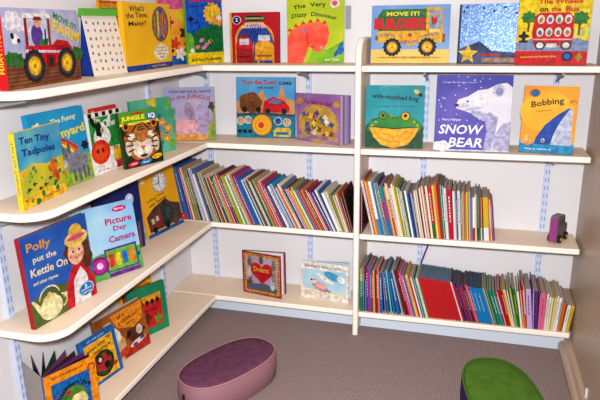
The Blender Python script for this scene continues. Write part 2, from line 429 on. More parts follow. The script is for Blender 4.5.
def a(A):
    A.r(0, 0, 1, 1, '#1f66c8').p([(0, .12), (0, .3), (.1, .36), (.2, .45), (.45, .50), (.72, .56), (1, .60), (1, .12)], '#1f7a4a').p([(0, .12), (0, .44), (.1, .43), (.17, .36), (.2, .12)], '#7ab83a').r(0, 0, 1, .14, '#f2d428')
    for i in range(16): A.e(.03+i*.063, .14, .035, .02, '#f2d428')
    A.blob(.72, .70, .24, .145, '#f2b42a', 13, .1, 80).e(.72, .70, .17, .11, '#f6cc3c').ring(.72, .69, .09, .055, .015, '#c8822a', 12, 200, 340).e(.67, .725, .015, .012, '#6a4a1a').e(.77, .725, .015, .012, '#6a4a1a')
    A.blob(.86, .60, .15, .07, '#e8a04a', 5, .2).e(.9, .64, .07, .04, '#f4eee4')
    A.ring(.27, .53, .08, .06, .018, '#16264a', 16, -80, 160).ring(.24, .44, .08, .05, .018, '#16264a', 16, 100, 300)
    A.blob(.12, .62, .07, .03, '#1a1c2a', 4, .4).blob(.62, .31, .06, .028, '#e8c23a', 5, .3).e(.64, .31, .02, .04, '#201c24', 40)
    for x, y in ((.38, .33), (.52, .27), (.27, .24), (.44, .23)): A.e(x, y, .07, .026, '#e48ab8', 20)
    A.e(.12, .19, .06, .03, '#f0ece8').t('and Sue Perkowski', .5, .065, .84, .05, '#5a5a2a', 0, .008).t('and Busy Busy', .42, .80, .56, .028, '#123a6a', 4, .01).t('SUN & ME', .55, .90, .9, .085, '#d8203a', 3, .04)
picture_book('picture_book', 'bright blue picture book with a big yellow sun over green hills, in the shelf corner', Z[4], .152, -.196, 66, .212, .309, .012, 0, '#1f66c8', a, spine='#7ab83a')

# top shelf, back wall left of the post
def a(A):
    A.r(0, 0, 1, 1, mat('#c01a2e', h2='#b0142a', scale=8)).r(0, 0, .035, 1, '#e0a83a')
    A.e(.5, .48, .40, .34, '#e8a02a', 0, 24, 0, 180).r(.10, 0, .90, .48, '#e8a02a').e(.5, .46, .36, .31, '#2a4a9a', 0, 24, 0, 180).r(.14, 0, .86, .46, '#2a4a9a')
    A.p([(.3, 0), (.7, 0), (.54, .42), (.46, .42)], '#7a5a50').p([(.4, 0), (.44, 0), (.49, .4), (.48, .4)], '#c8b8a8').p([(.56, 0), (.6, 0), (.52, .4), (.51, .4)], '#c8b8a8')
    A.blob(.29, .30, .17, .26, '#c02a34', 4, .06).r(.12, 0, .46, .28, '#a8202c').r(.19, .36, .39, .48, '#d8d0d8').r(.18, .1, .40, .14, '#6a1a24').blob(.70, .36, .19, .28, '#3f5a9a', 4, .06).r(.51, .05, .89, .34, '#dca02a').e(.70, .34, .19, .10, '#e8b23a').r(.58, .44, .82, .55, '#c8d0dc').r(.55, .12, .85, .16, '#8a641a').r(.2, .52, .38, .56, '#8a3a34')
    A.e(.5, .88, .24, .07, '#6a5a3a').e(.5, .88, .22, .055, '#2a3a2a').t('CHUGGINGTON', .5, .88, .38, .035, '#e8d8a8', 0, .01)
    A.t('WILSON AND', .5, .775, .40, .05, '#f0d8d0', 0, .02).t('BREWSTER', .5, .715, .50, .055, '#f0d8d0', 0, .02)
    A.e(.14, .85, .09, .085, '#e8e0e8').e(.14, .85, .078, .075, '#27306a').t('2', .14, .855, .05, .07, '#f0f0f0', 0, .02)
picture_book('picture_book', 'small red railway picture book with an orange tunnel arch, alone on the top shelf', Z[4], .298, -.065, 2, .226, .217, .022, 3, '#c01a2e', a, spine='#8a1020', back='#3a3f6a')

def a(A):
    A.r(0, 0, 1, 1, mat('#b8cc28', h2='#d0d838', scale=7)).p([(.35, 0), (.5, .28), (.7, .2), (1, .35), (1, 0)], mat('#6fae2e', h2='#9cc838', scale=14))
    A.p([(0, 0), (0, .40), (.06, .50), (.2, .58), (.4, .62), (.6, .63), (.72, .58), (.75, .46), (.72, .32), (.64, .21), (.55, .17), (.45, .20), (.40, .30), (.38, .24), (.33, .12), (.28, 0)], mat('#ee5a48', h2='#f47a60', scale=16))
    for x, y in ((.04, .50), (.15, .565), (.28, .605), (.41, .63), (.54, .64), (.66, .61)): A.p([(x-.045, y-.012), (x+.05, y-.002), (x+.005, y+.05)], '#d8402e')
    A.e(.30, .50, .06, .018, '#b08ac0', -30).e(.62, .24, .05, .03, '#f49a84').ring(.44, .40, .10, .16, .02, '#d2402e', 20, 150, 300)
    A.blob(.93, .2, .06, .11, '#2f7ac0', 3, .3, 30, -30).t('The  Very', .40, .86, .58, .085, '#4a4a1e', 6, .012, .02).t('Dizzy  Dinosaur', .48, .69, .80, .085, '#4a4a1e', -3, .014, .05)
    A.e(.84, .91, .085, .075, '#f4dcd8').e(.84, .91, .045, .04, '#d86a6a').t('Jack Tickle', .80, .05, .26, .04, '#f4f0d8', 0, .008)
    A.items = [([(x, z*(.94 if i else 1)) for x, z in vv], ff, c) for i, (vv, ff, c) in enumerate(A.items)]
picture_book('picture_book', 'lime green picture book with a big red dinosaur neck on the top shelf', Z[4], .565, -.062, 2.3, .249, .290, .014, 2, '#b8cc28', a)

# top shelf, back wall right of the post
def a(A):
    A.r(0, 0, 1, 1, mat('#7fa8dc', h2='#92b6e2', scale=8)).r(0, 0, 1, .24, mat('#ecc86a', h2='#f0d27c', scale=10))
    A.p([(.09, .56), (.03, .72), (.14, .93), (.70, .93), (.70, .55), (.09, .55)], '#2f7a44').p([(.12, .83), (.16, .93), (.70, .93), (.70, .83)], '#3f8a50')
    A.r(.08, .36, .92, .56, '#e8b83a').p([(.70, .52), (.70, .95), (.88, .95), (.91, .80), (.91, .52)], '#e8b022').p([(.735, .60), (.735, .90), (.86, .90), (.885, .80), (.885, .60)], '#8ab0c8')
    A.e(.80, .74, .04, .09, '#c03a3a').e(.80, .82, .025, .045, '#e2a890').r(.74, .53, .88, .58, '#f0d88a').r(.91, .36, .945, .50, '#8a6a3a').r(.05, .40, .09, .48, '#8a6a3a')
    A.e(.5, .47, .13, .17, '#e2a82a', 0, 20, 180, 360).e(.5, .49, .025, .03, '#b05a2a')
    A.t('MOVE IT!', .40, .85, .42, .075, '#f0e052', 0, .03).t('BUILDERS', .36, .68, .66, .20, '#d8203a', 0, .06)
    A.t('PUSH IT!', .21, .47, .21, .05, '#3a6ab8', -8, .02, .02).t('LIFT IT!', .49, .385, .20, .05, '#3a6ab8', 0, .02, -.02).t('DRIVE IT!', .76, .47, .23, .05, '#3a6ab8', 8, .02, .02)
    A.e(.5, .10, .42, .02, '#c8a44e')
    for x in (.275, .725): A.blob(x, .28, .115, .155, '#2a272b', 14, .07, 64).e(x, .28, .085, .12, '#4a444a').e(x, .28, .066, .092, '#e8b21e').e(x, .28, .04, .055, '#f2cc3a').e(x, .28, .015, .02, '#a8781a')
picture_book('picture_book', 'wide blue picture book with a yellow dump truck, on top shelf beside the post', Z[4], .942, -.112, 2.7, .314, .232, .022, 8, '#7fa8dc', a)

def a(A):
    A.r(0, 0, 1, 1, foil_mat()).r(0, 0, .03, 1, '#2a4a70')
    A.p([(.03, 0), (.03, .25), (.35, .38), (.55, .22), (1, .18), (1, 0)], mat('#33456e', h2='#5a6a94', scale=22)).star(.17, .16, .17, '#e8c038').r(.34, .13, .7, .17, '#b83a48').r(.4, .02, 1, .10, '#b0907a')
    for x, y in ((.12, .95), (.38, .93), (.55, .88), (.72, .94), (.9, .84), (.07, .88)): A.e(x, y, .02, .02, '#26375a')
picture_book('picture_book', 'silvery blue glitter picture book with a yellow star, on the top shelf', Z[4], 1.289, -.070, -4, .239, .230, .016, 4, '#8fb4d8', a, spine='#26456e', round_=.012)

def a(A):
    A.r(0, 0, 1, 1, '#f2d41a').p([(0, .22), (0, .34), (.55, .50), (1, .36), (1, .2)], '#8f9cc0').p([(.52, .45), (1, .60), (1, .44), (.62, .38)], '#d8d86a').r(0, 0, 1, .215, '#cc1a26')
    for x, y, s in ((.15, .72, .10), (.86, .70, .11)): A.blob(x, y, s, s*.9, '#3f8a3a', 8, .12)
    A.r(.84, .45, .87, .65, '#7a5a3a').r(.14, .5, .17, .66, '#7a5a3a')
    A.p([(.25, .30), (.21, .48), (.24, .74), (.30, .79), (.70, .79), (.77, .73), (.79, .48), (.77, .30)], '#d01a28').r(.23, .525, .78, .545, '#8a101a').r(.24, .38, .78, .40, '#e8b0a8')
    for j, y in enumerate((.69, .50)):
        for i in range(4): A.e(.325+i*.125, y, .05, .068, '#e6e2dc').e(.325+i*.125, y-.01, .028, .04, ['#c8905a', '#8a6a9a', '#6a9a6a', '#b06a5a'][(i+j) % 4])
    A.r(.43, .27, .57, .33, '#e8e2da')
    for x in (.34, .70): A.e(x, .30, .075, .068, '#4a4448').e(x, .30, .05, .045, '#e4e0dc')
    A.blob(.10, .44, .06, .06, '#27272b', 4, .3).e(.10, .36, .07, .02, '#2a2a2e')
    A.t('The Wheels', .57, .955, .60, .075, '#d0202a', 0, .03).t('on', .35, .83, .12, .06, '#1f1c1e', 0, .03).t('the', .52, .84, .14, .075, '#c8243a', 0, .03).t('Bus', .74, .84, .18, .085, '#c8243a', 0, .03)
    A.t('SING ALONG WITH THIS NOISY BOOK', .33, .125, .5, .026, '#f0d050', 2, .015).blob(.73, .135, .075, .07, '#1f2a4a', 14, .06).e(.73, .135, .045, .042, '#2f7ac0')
    A.blob(.89, .12, .045, .06, '#b88a3a', 4, .2).e(.89, .17, .022, .024, '#8a9a3a')
    A.items = [([(x, z*(.92 if i else 1)) for x, z in vv], ff, c) for i, (vv, ff, c) in enumerate(A.items)]
picture_book('picture_book', 'yellow and red picture book with a red double-decker bus, right end of top shelf', Z[4], 1.507, -.145, -10, .252, .262, .020, 4, '#f2d41a', a, back='#b8c8e4', spine='#cc1a26')

# second shelf, left wall
def a(A):
    A.r(0, 0, 1, 1, mat('#3f9fc8', h2='#7ac0c8', scale=10)).p([(0, 0), (0, .5), (.3, .56), (.6, .5), (1, .55), (1, 0)], mat('#d8c83a', h2='#a8b840', scale=14)).p([(0, 0), (0, .15), (.5, .2), (1, .12), (1, 0)], '#e8c030')
    A.dots(26, ['#4a8a3a', '#6aa84a', '#2f7a5a', '#e89a3a', '#3a8a9a'], .03, .03, .97, .5, .02, .05, 4)
    for i in range(6): A.e(.15+i*.12, .24+.05*math.sin(i*2), .03, .025, '#5a4a2a').e(.19+i*.12, .24+.05*math.sin(i*2), .03, .008, '#5a4a2a')
    A.blob(.72, .42, .08, .12, '#d8722a', 4, .25).e(.8, .3, .05, .09, '#c85a2a', 20)
    A.t('Ten Tiny', .40, .86, .66, .12, '#1f3a8a', -3, .025).t('Tadpoles', .46, .70, .74, .12, '#1f3a8a', -3, .025).t('Debbie Tarbett', .66, .07, .38, .03, '#b04a3a', 0, .01)
picture_book('picture_book', 'blue and yellow pond picture book with yellow spine, leftmost on the second shelf', Z[3], .159, -1.307, 95, .218, .221, .016, 0, '#3f9fc8', a, spine='#f0d428', spine_text=('Ten Tiny Tadpoles', '#3a6a8a'))
def a(A):
    A.r(0, 0, 1, 1, mat('#2a9fd0', h2='#37acd8', scale=6)).p([(0, 0), (0, .3), (.4, .42), (1, .35), (1, 0)], '#9ab83a')
    for k, c in enumerate(('#d83a3a', '#e8902a', '#f0d83a', '#7ab84a', '#4a7ac0')): A.ring(.25, .25, .62-k*.05, .42-k*.035, .06, c, 24, 20, 110)
    A.blob(.72, .28, .20, .16, '#8a8c98', 5, .1).e(.55, .38, .10, .13, '#8a8c98', 30).e(.50, .46, .03, .09, '#6f717e', 15).e(.60, .50, .03, .09, '#6f717e', -10).e(.48, .30, .06, .05, '#c8c4cc')
    for x in (.60, .70, .80, .87): A.r(x, .03, x+.05, .2, '#6f717e')
    A.blob(.92, .47, .07, .06, '#2a2630', 6, .2).e(.53, .4, .012, .018, '#1a1a1e').blob(.35, .2, .12, .08, '#e46aa8', 6, .15).e(.32, .24, .07, .06, '#ee8abc').blob(.12, .82, .08, .06, '#f0e8e0', 5, .2)
    A.t('The Funny', .60, .86, .48, .085, '#f4ecc0', 3, .02).t('Farmyard', .58, .68, .78, .15, '#f0e04a', 3, .03)
picture_book('picture_book', 'turquoise farm picture book with a grey donkey and a rainbow, behind the pond book', Z[3], .112, -1.168, 89, .262, .249, .020, 5, '#2a9fd0', a)
def a(A):
    A.r(0, 0, 1, 1, mat('#d8322e', h2='#e0483c', scale=10)).dots(20, ['#f0e8e0', '#e8c03a'], .05, .05, .95, .95, .03, .07, 8)
picture_book('picture_book', 'red spotted picture book mostly hidden behind the black-and-white cow book', Z[3], .070, -.815, 87, .15, .222, .010, 2, '#d8322e', a)
def a(A):
    A.r(0, 0, 1, 1, '#f0ece6').r(0, .40, .80, .92, '#2f9a48')
    n = 10
    for i in range(n):
        A.r(i/n, .93, (i+1)/n, 1, ['#1f1c1e', '#f0ece6'][i % 2])
        A.r(.91, i/n, 1, (i+1)/n, ['#1f1c1e', '#f0ece6'][i % 2])
    A.blob(.32, .60, .22, .22, '#f0eeec', 4, .1).blob(.25, .72, .10, .12, '#1f1c1e', 5, .1).e(.10, .86, .05, .10, '#1f1c1e', 30).e(.55, .84, .05, .10, '#f0ece6', -30).e(.34, .70, .05, .06, '#d8c8b8').e(.34, .70, .02, .03, '#1a1a1a')
    A.e(.22, .36, .27, .20, '#d83a1e').e(.20, .36, .20, .13, '#e85a2a').e(.13, .38, .03, .04, '#3a1a14').e(.28, .38, .03, .04, '#3a1a14')
    A.star(.72, .24, .17, '#f0c428', 12, .7).t('Press', .72, .25, .16, .05, '#c8482a', 0, .02).p([(.62, .02), (.88, .02), (.84, .30), (.60, .42)], '#cc3a44').star(.70, .27, .15, '#f0c428', 12, .7)
    A.t('Cow', .56, .80, .36, .13, '#f0f0ec', 0, .02).t('The', .22, .88, .18, .06, '#f0f0ec', 0, .02).t('by pictures', .22, .06, .3, .03, '#b03a3a', 0, .01)
picture_book('picture_book', 'white cow picture book with green panel and black-and-white checked border', Z[3], .116, -.895, 87, .196, .215, .014, 3, '#f0ece6', a)
def a(A):
    A.r(0, 0, 1, 1, mat('#5a9a3a', h2='#74b048', scale=9)).r(0, 0, 1, .22, '#2a3420').r(0, .76, 1, .80, '#e8e03a')
    A.r(0, .12, 1, .76, '#34402a').blob(.5, .44, .45, .34, '#b0703a', 9, .04).e(.5, .34, .27, .21, '#e4d8c8').e(.26, .54, .10, .07, '#e8dccb').e(.74, .54, .10, .07, '#e8dccb').e(.5, .58, .17, .16, '#bc7a40').e(.14, .36, .08, .14, '#d8c8b4').e(.86, .36, .08, .14, '#d8c8b4')
    for s in (-1, 1):
        A.e(.5+s*.36, .74, .09, .08, '#c8803a').e(.5+s*.36, .74, .05, .045, '#2a2220')
        for k in range(4): A.e(.5+s*(.36-.02*k), .58-.09*k, .10, .014, '#2a2220', s*(18-10*k)).e(.5+s*(.13+.03*k), .72-.025*k, .07, .012, '#2a2220', -s*(35))
        A.e(.5+s*.19, .49, .055, .035, '#2a2220').e(.5+s*.19, .49, .03, .022, '#d8b83a').e(.5+s*.19, .49, .012, .014, '#0f0e0e').e(.5+s*.08, .26, .07, .045, '#f4ece0')
    for k in range(3): A.e(.5, .66+k*.045, .10-.02*k, .012, '#2a2220')
    A.p([(.42, .36), (.58, .36), (.5, .28)], '#c86a5a').r(.495, .2, .505, .3, '#3a2a24').e(.5, .18, .10, .03, '#5a3a34')
    A.t('JUNGLE', .34, .87, .60, .105, '#f0e838', 0, .05).r(.70, .81, .96, .94, '#2a7ab8').t('IQ', .83, .875, .18, .10, '#f0f4f4', 0, .04).r(.3, .945, .6, .975, '#c8342a')
    A.e(.20, .07, .15, .045, '#cc2a38', 5).e(.52, .06, .16, .045, '#2f8ac8', 5).e(.83, .12, .14, .045, '#e8b82a', 5).t('wild', .2, .07, .16, .03, '#f0e8e0', 0, .01).t('facts', .52, .06, .16, .03, '#f0e8e0', 0, .01).t('quiz', .83, .12, .14, .03, '#7a2a2a', 0, .01)
picture_book('picture_book', 'green animal quiz book with a tiger face on the cover, on the second shelf', Z[3], .165, -.783, 71, .182, .204, .014, 5, '#5a9a3a', a, spine='#3a5a2a')
def a(A):
    A.r(0, 0, 1, 1, mat('#4aa888', h2='#6cc0a0', scale=10)).dots(30, ['#3f9a48', '#7ab84a', '#2f8a7a', '#e8904a', '#d8c84a', '#4a9ac0'], .04, .04, .96, .96, .04, .09, 12)
    for x, y in ((.72, .55), (.86, .42), (.8, .25), (.6, .35)): A.blob(x, y, .09, .07, '#ee9a4a', 5, .25).e(x, y, .03, .025, '#f6d88a')
picture_book('picture_book', 'green flowery picture book showing behind the tiger quiz book', Z[3], .100, -.600, 72, .215, .222, .012, 4, '#4aa888', a)
def a(A):
    A.r(0, 0, 1, 1, mat('#a8a8cc', h2='#b8b4d4', scale=8)).r(0, .0, 1, .14, '#e0a048').p([(0, .14), (0, .55), (.2, .62), (.3, .3), (.2, .14)], mat('#8ab0b0', h2='#6a9a70', scale=16))
    A.p([(.84, .0), (.82, .5), (.9, .7), (1, .72), (1, 0)], mat('#6f8a3a', h2='#a8b04a', scale=18)).blob(.93, .62, .06, .10, '#4a4a2a', 6, .2)
    A.blob(.56, .45, .34, .30, mat('#b4a4c4', h2='#cbb4cc', scale=14), 4, .06).e(.74, .42, .15, .27, mat('#c0aed0', h2='#a898be', scale=18)).e(.88, .45, .08, .14, '#a898be').r(.32, .13, .48, .34, '#b0a0c2').r(.68, .10, .84, .34, '#b0a0c2').e(.50, .52, .10, .2, '#a58fae', 15)
    A.p([(.60, .45), (.66, .46), (.70, .25), (.66, .12), (.60, .12), (.60, .28)], '#b4a4c8').e(.68, .40, .012, .015, '#3a3040')
    A.blob(.40, .26, .20, .13, mat('#e2a8b0', h2='#ecbcc0', scale=20), 5, .08).e(.55, .28, .09, .10, '#e6b0b8').r(.28, .08, .36, .20, '#dba0aa').r(.44, .08, .52, .20, '#dba0aa').e(.6, .2, .03, .09, '#e2a8b0', 20)
    A.t('DOWN DEEP AND ALL AROUND', .52, .915, .84, .05, '#4a4a80', 0, .015).t('in the JUNGLE', .52, .76, .80, .10, '#c0406a', 0, .015, .06).e(.10, .3, .05, .06, '#e8904a').e(.05, .45, .05, .06, '#7ab84a')
picture_book('picture_book', 'lilac jungle picture book with a large elephant and pink baby elephant in the corner', Z[3], .032, -.232, 20, .226, .239, .012, 10, '#a8a8cc', a)

# second shelf, back wall left
def a(A):
    A.r(0, 0, 1, 1, mat('#58a8d8', h2='#74bae0', scale=8)).p([(0, .38), (0, .6), (.3, .62), (.45, .8), (.52, .62), (.72, .66), (.78, .88), (.85, .66), (1, .62), (1, .38)], mat('#d0905a', h2='#deaa72', scale=12))
    A.blob(.24, .58, .20, .17, '#8f5a34', 5, .06).r(.08, .44, .42, .60, '#7d4a2a').p([(.45, .42), (.48, .60), (.62, .68), (.82, .62), (.92, .50), (.90, .42)], '#cc2230').p([(.55, .58), (.62, .645), (.78, .61), (.76, .56)], '#6a8ab0').e(.54, .44, .045, .045, '#2a2428').e(.82, .44, .045, .045, '#2a2428').e(.14, .46, .045, .05, '#2a2428').e(.38, .46, .045, .05, '#2a2428')
    A.r(0, 0, 1, .36, '#2488a0').p([(0, .36), (0, .40), (.5, .42), (1, .39), (1, .36)], '#3a5a6a')
    A.t('Tour the Town', .39, .915, .60, .075, '#cc1f34', 0, .035).t('CARS', .84, .90, .22, .05, '#3a3a4a', 0, .05).t('with sounds', .5, .83, .28, .04, '#3a3a4a', 0, .01)
    for x, y, c in ((.07, .27, '#d8a87a'), (.20, .29, '#c8b0a0'), (.72, .28, '#3f5a9a'), (.87, .26, '#e0a080')): A.ring(x, y, .068, .068, .012, '#d8e0e0').e(x, y, .055, .055, c)
    for x in (.05, .14, .23): A.e(x, .10, .034, .032, '#20242a')
    A.p([(.64, .02), (.64, .12), (.70, .17), (.90, .17), (.94, .12), (.94, .02)], '#d8c04a').r(.68, .05, .90, .10, '#3a7ab0').e(.44, .21, .19, .185, '#27343a')
root = picture_book('sound_book', 'car sound book with a yellow steering wheel and red button on its cover', Z[3], .312, -.066, 3.3, .276, .274, .020, 5, '#58a8d8', a, spine='#2a6a8a')
bm = bmesh.new(); bmesh.ops.create_cone(bm, cap_ends=True, segments=48, radius1=.049, radius2=.044, depth=.008, matrix=Matrix.Translation((.276*.44, -.0065, .274*.21)) @ Matrix.Rotation(PI/2, 4, 'X'))
for i in range(8):
    A_ = 2*PI*i/8; box(bm, .276*.44+.038*math.cos(A_)-.003, -.012, .274*.21+.038*math.sin(A_)-.003, .276*.44+.038*math.cos(A_)+.003, -.0106, .274*.21+.038*math.sin(A_)+.003)
bmesh.ops.create_cone(bm, cap_ends=True, segments=40, radius1=.030, radius2=.026, depth=.004, matrix=Matrix.Translation((.276*.44, -.0126, .274*.21)) @ Matrix.Rotation(PI/2, 4, 'X'))
dial = link('steering_wheel', bm, mat('#eeb01c', .35, .5), root)
bm = bmesh.new(); bmesh.ops.create_cone(bm, cap_ends=True, segments=28, radius1=.0135, radius2=.011, depth=.005, matrix=Matrix.Translation((.276*.44, -.0172, .274*.21)) @ Matrix.Rotation(PI/2, 4, 'X')); link('button', bm, mat('#d8261e', .35, .5), dial)

def a(A):
    A.r(0, 0, 1, 1, mat('#9a6aa8', h2='#b088b4', scale=9)).e(.52, .40, .46, .40, '#c8a25a').e(.52, .38, .42, .36, mat('#b8923e', h2='#d4b25c', scale=16))
    g = random.Random(5)
    for i in range(26): A.blob(.52+.33*g.uniform(-1, 1), .38+.26*g.uniform(-1, 1), .055, .055, g.choice(['#7a4a8a', '#d8c84a', '#c87a4a', '#5a6aa0', '#e8dcd0', '#8a5a3a', '#b05a7a', '#f0d030', '#4a7a5a']), 4, .25, 24, g.uniform(0, 90))
    A.r(.05, .06, .98, .16, mat('#c8a860', h2='#9a7a9a', scale=20)).t('Ten Bears in a Bed', .52, .83, .62, .09, '#a02a4a', -2, .015)
    A.e(.10, .84, .08, .07, '#c89a4a').e(.94, .82, .07, .07, '#c89a4a')
root = picture_book('board_book', 'thick purple board book with a crowded golden picture, beside the white post', Z[3], .605, -.078, -24, .240, .212, .002, 0, '#9a6aa8', a)
for o_ in list(root.children):
    if o_.name.split('.')[0] in ('pages', 'back_cover', 'spine'): bpy.data.objects.remove(o_)
for i in range(6):
    bm = bmesh.new(); box(bm, .0, 0, .001, .238, .0032, .210); bevel(bm, .0008, 1)
    link('page', bm, mat(['#a888b8', '#c8b0c0', '#8a78b0', '#b89ab8', '#9a90c0', '#8f6aa0'][i]), root, (0.004+.004*i, .0024+.0037*i, 0), (0, 0, rad(1.5*i)))

# second shelf, right of the post
def a(A):
    A.r(0, 0, 1, 1, mat('#1f9aa8', h2='#33aab2', scale=8)).p([(0, 0), (0, .34), (.12, .46), (.3, .5), (.7, .5), (.9, .46), (1, .34), (1, 0)], '#1a5a3c')
    A.p([(.02, .28), (.08, .42), (.22, .46), (.30, .56), (.42, .54), (.50, .50), (.60, .52), (.66, .57), (.74, .52), (.90, .46), (.97, .36), (.94, .28), (.80, .24), (.2, .24)], mat('#2f8a3e', h2='#4a9a3a', scale=18))
    A.p([(.07, .33), (.2, .345), (.5, .32), (.8, .345), (.92, .33), (.86, .20), (.74, .06), (.5, .0), (.28, .05), (.14, .18)], '#f2b62a').ring(.5, .34, .36, .25, .02, '#d8902a', 24, 195, 345).ring(.5, .36, .26, .18, .018, '#e09e2a', 20, 200, 340)
    A.p([(.07, .33), (.2, .345), (.5, .32), (.8, .345), (.92, .33), (.8, .325), (.5, .30), (.2, .325)], '#1f5a34')
    A.e(.30, .52, .075, .07, '#3f7a34').ring(.30, .52, .05, .045, .012, '#a8b03a').e(.30, .52, .025, .025, '#24421e').e(.69, .51, .085, .075, '#2f6a2e').e(.69, .51, .065, .06, '#f0b41e').e(.69, .52, .03, .03, '#1c1a16').e(.47, .48, .02, .012, '#1f4a24').e(.53, .48, .02, .012, '#1f4a24')
    for x, y in ((.12, .36), (.18, .41), (.84, .42), (.9, .37), (.45, .52)): A.e(x, y, .025, .02, '#a8b84a')
    A.t('wide-mouthed frog', .50, .80, .80, .10, '#12262e', -4, .018).t('a pop-up book', .5, .665, .72, .022, '#1a4a54', 0, .01)
    A.ring(.42, .92, .2, .07, .01, '#7cc4cc', 20, 20, 170).e(.87, .90, .055, .035, '#e8c06a', -30).e(.93, .85, .04, .03, '#2a2a2e', -30)
picture_book('picture_book', 'teal picture book with a wide yellow-mouthed green frog, next to the white post', Z[3], .938, -.196, 4.3, .237, .257, .014, 9, '#1f9aa8', a, back='#cfd8e0')
def a(A):
    A.r(0, 0, 1, 1, mat('#5a58b4', h2='#7a6cc4', scale=6))
    A.p([(.26, .60), (.30, .68), (.42, .72), (.55, .80), (.68, .82), (.80, .88), (.92, .90), (1, .84), (1, 0), (.70, 0), (.70, .25), (.66, .40), (.48, .50), (.36, .54), (.28, .56)], mat('#e2e0ee', h2='#f2f0f6', scale=9)).p([(.78, .0), (.80, .22), (.90, .38), (1, .4), (1, 0)], '#bcbbd8').e(.62, .47, .16, .05, '#c0bfdc', -20).p([(.70, .25), (.66, .40), (.60, .46), (.72, .52), (.84, .45), (.80, .2), (.76, 0), (.70, 0)], '#b4b2d6').e(.36, .60, .09, .03, '#d0cfe6', 5).e(.60, .68, .12, .07, '#f4f4fa', 15).p([(.66, .02), (.70, .02), (.74, .3), (.69, .25)], '#b8b6d6')
    A.e(.82, .80, .08, .085, '#d0d0e4').e(.83, .79, .05, .055, '#9a9cc4').e(.42, .655, .016, .012, '#2a2a44').e(.275, .605, .03, .02, '#3a3a54').e(.50, .56, .12, .02, '#c4c4de', 10)
    g = random.Random(9)
    for i in range(46): A.e(g.uniform(.03, .97), g.uniform(.35, .98), .009, .009, '#d8d8f0', 0, 8)
    A.t('SNOW', .35, .285, .58, .125, '#eeeef6', 0, .012, 0, .2).t('BEAR', .43, .115, .46, .125, '#eeeef6', 0, .012, 0, .2).t('Piers Harper', .22, .41, .26, .04, '#e0d8f0', 0, .006).t('A touch and feel story of snow', .30, .90, .46, .025, '#c8c8e8', 0, .006)
    A.blob(.10, .06, .12, .07, '#f0f0f8', 5, .1).r(0, 0, 1, .02, '#d8d8ec')
picture_book('picture_book', 'large violet picture book with a white polar bear, middle of the second shelf', Z[3], 1.222, -.196, 2.1, .289, .301, .016, 8, '#5a58b4', a, back='#46505f')
def a(A):
    A.r(0, 0, 1, 1, mat('#f2a424', h2='#f4b83a', scale=5)).e(.45, .62, .5, .3, mat('#f4c83a', h2='#f2b830', scale=8)).r(0, 0, 1, .13, '#2a9ac8').p([(0, .13), (0, .17), (.3, .15), (.6, .17), (1, .15), (1, .13)], '#5ab4d4')
    A.p([(.26, .13), (.30, .24), (.44, .42), (.64, .57), (.84, .68), (.92, .67), (.95, .13)], '#1f58b4').p([(.57, .13), (.62, .30), (.72, .48), (.86, .66), (.92, .67), (.95, .13)], '#ccd2e8')
    for i in range(7): A.p([(.63+i*.045, .13), (.64+i*.045, .13), (.84+i*.012, .56), (.838+i*.012, .56)], '#a8b0d2')
    A.ring(.92, .74, .07, .06, .014, '#c8522a', 14, 20, 180).ring(.86, .74, .05, .05, .014, '#c8522a', 14, 0, 120).e(.43, .19, .035, .03, '#e8d8a0').e(.43, .185, .02, .018, '#2a5a3a')
    A.blob(.15, .16, .11, .05, '#e8a85a', 4, .2).e(.12, .22, .05, .04, '#f0c47a').e(.20, .89, .10, .06, '#2a7ab0').ring(.20, .89, .1, .06, .014, '#e05a34').t('Bobbing', .45, .74, .60, .12, '#5a3a2a', 10, .014, .01).t('a bathtime story', .4, .63, .3, .02, '#8a5a2a', 8, .006).t('Sing it, splash it', .35, .055, .5, .03, '#e0f0f4', 0, .006)
picture_book('picture_book', 'orange picture book with a diving blue whale, right end of the second shelf', Z[3], 1.550, -.158, -9, .196, .259, .022, 8, '#f2a424', a, back='#e88a2a', spine='#8a5a24')

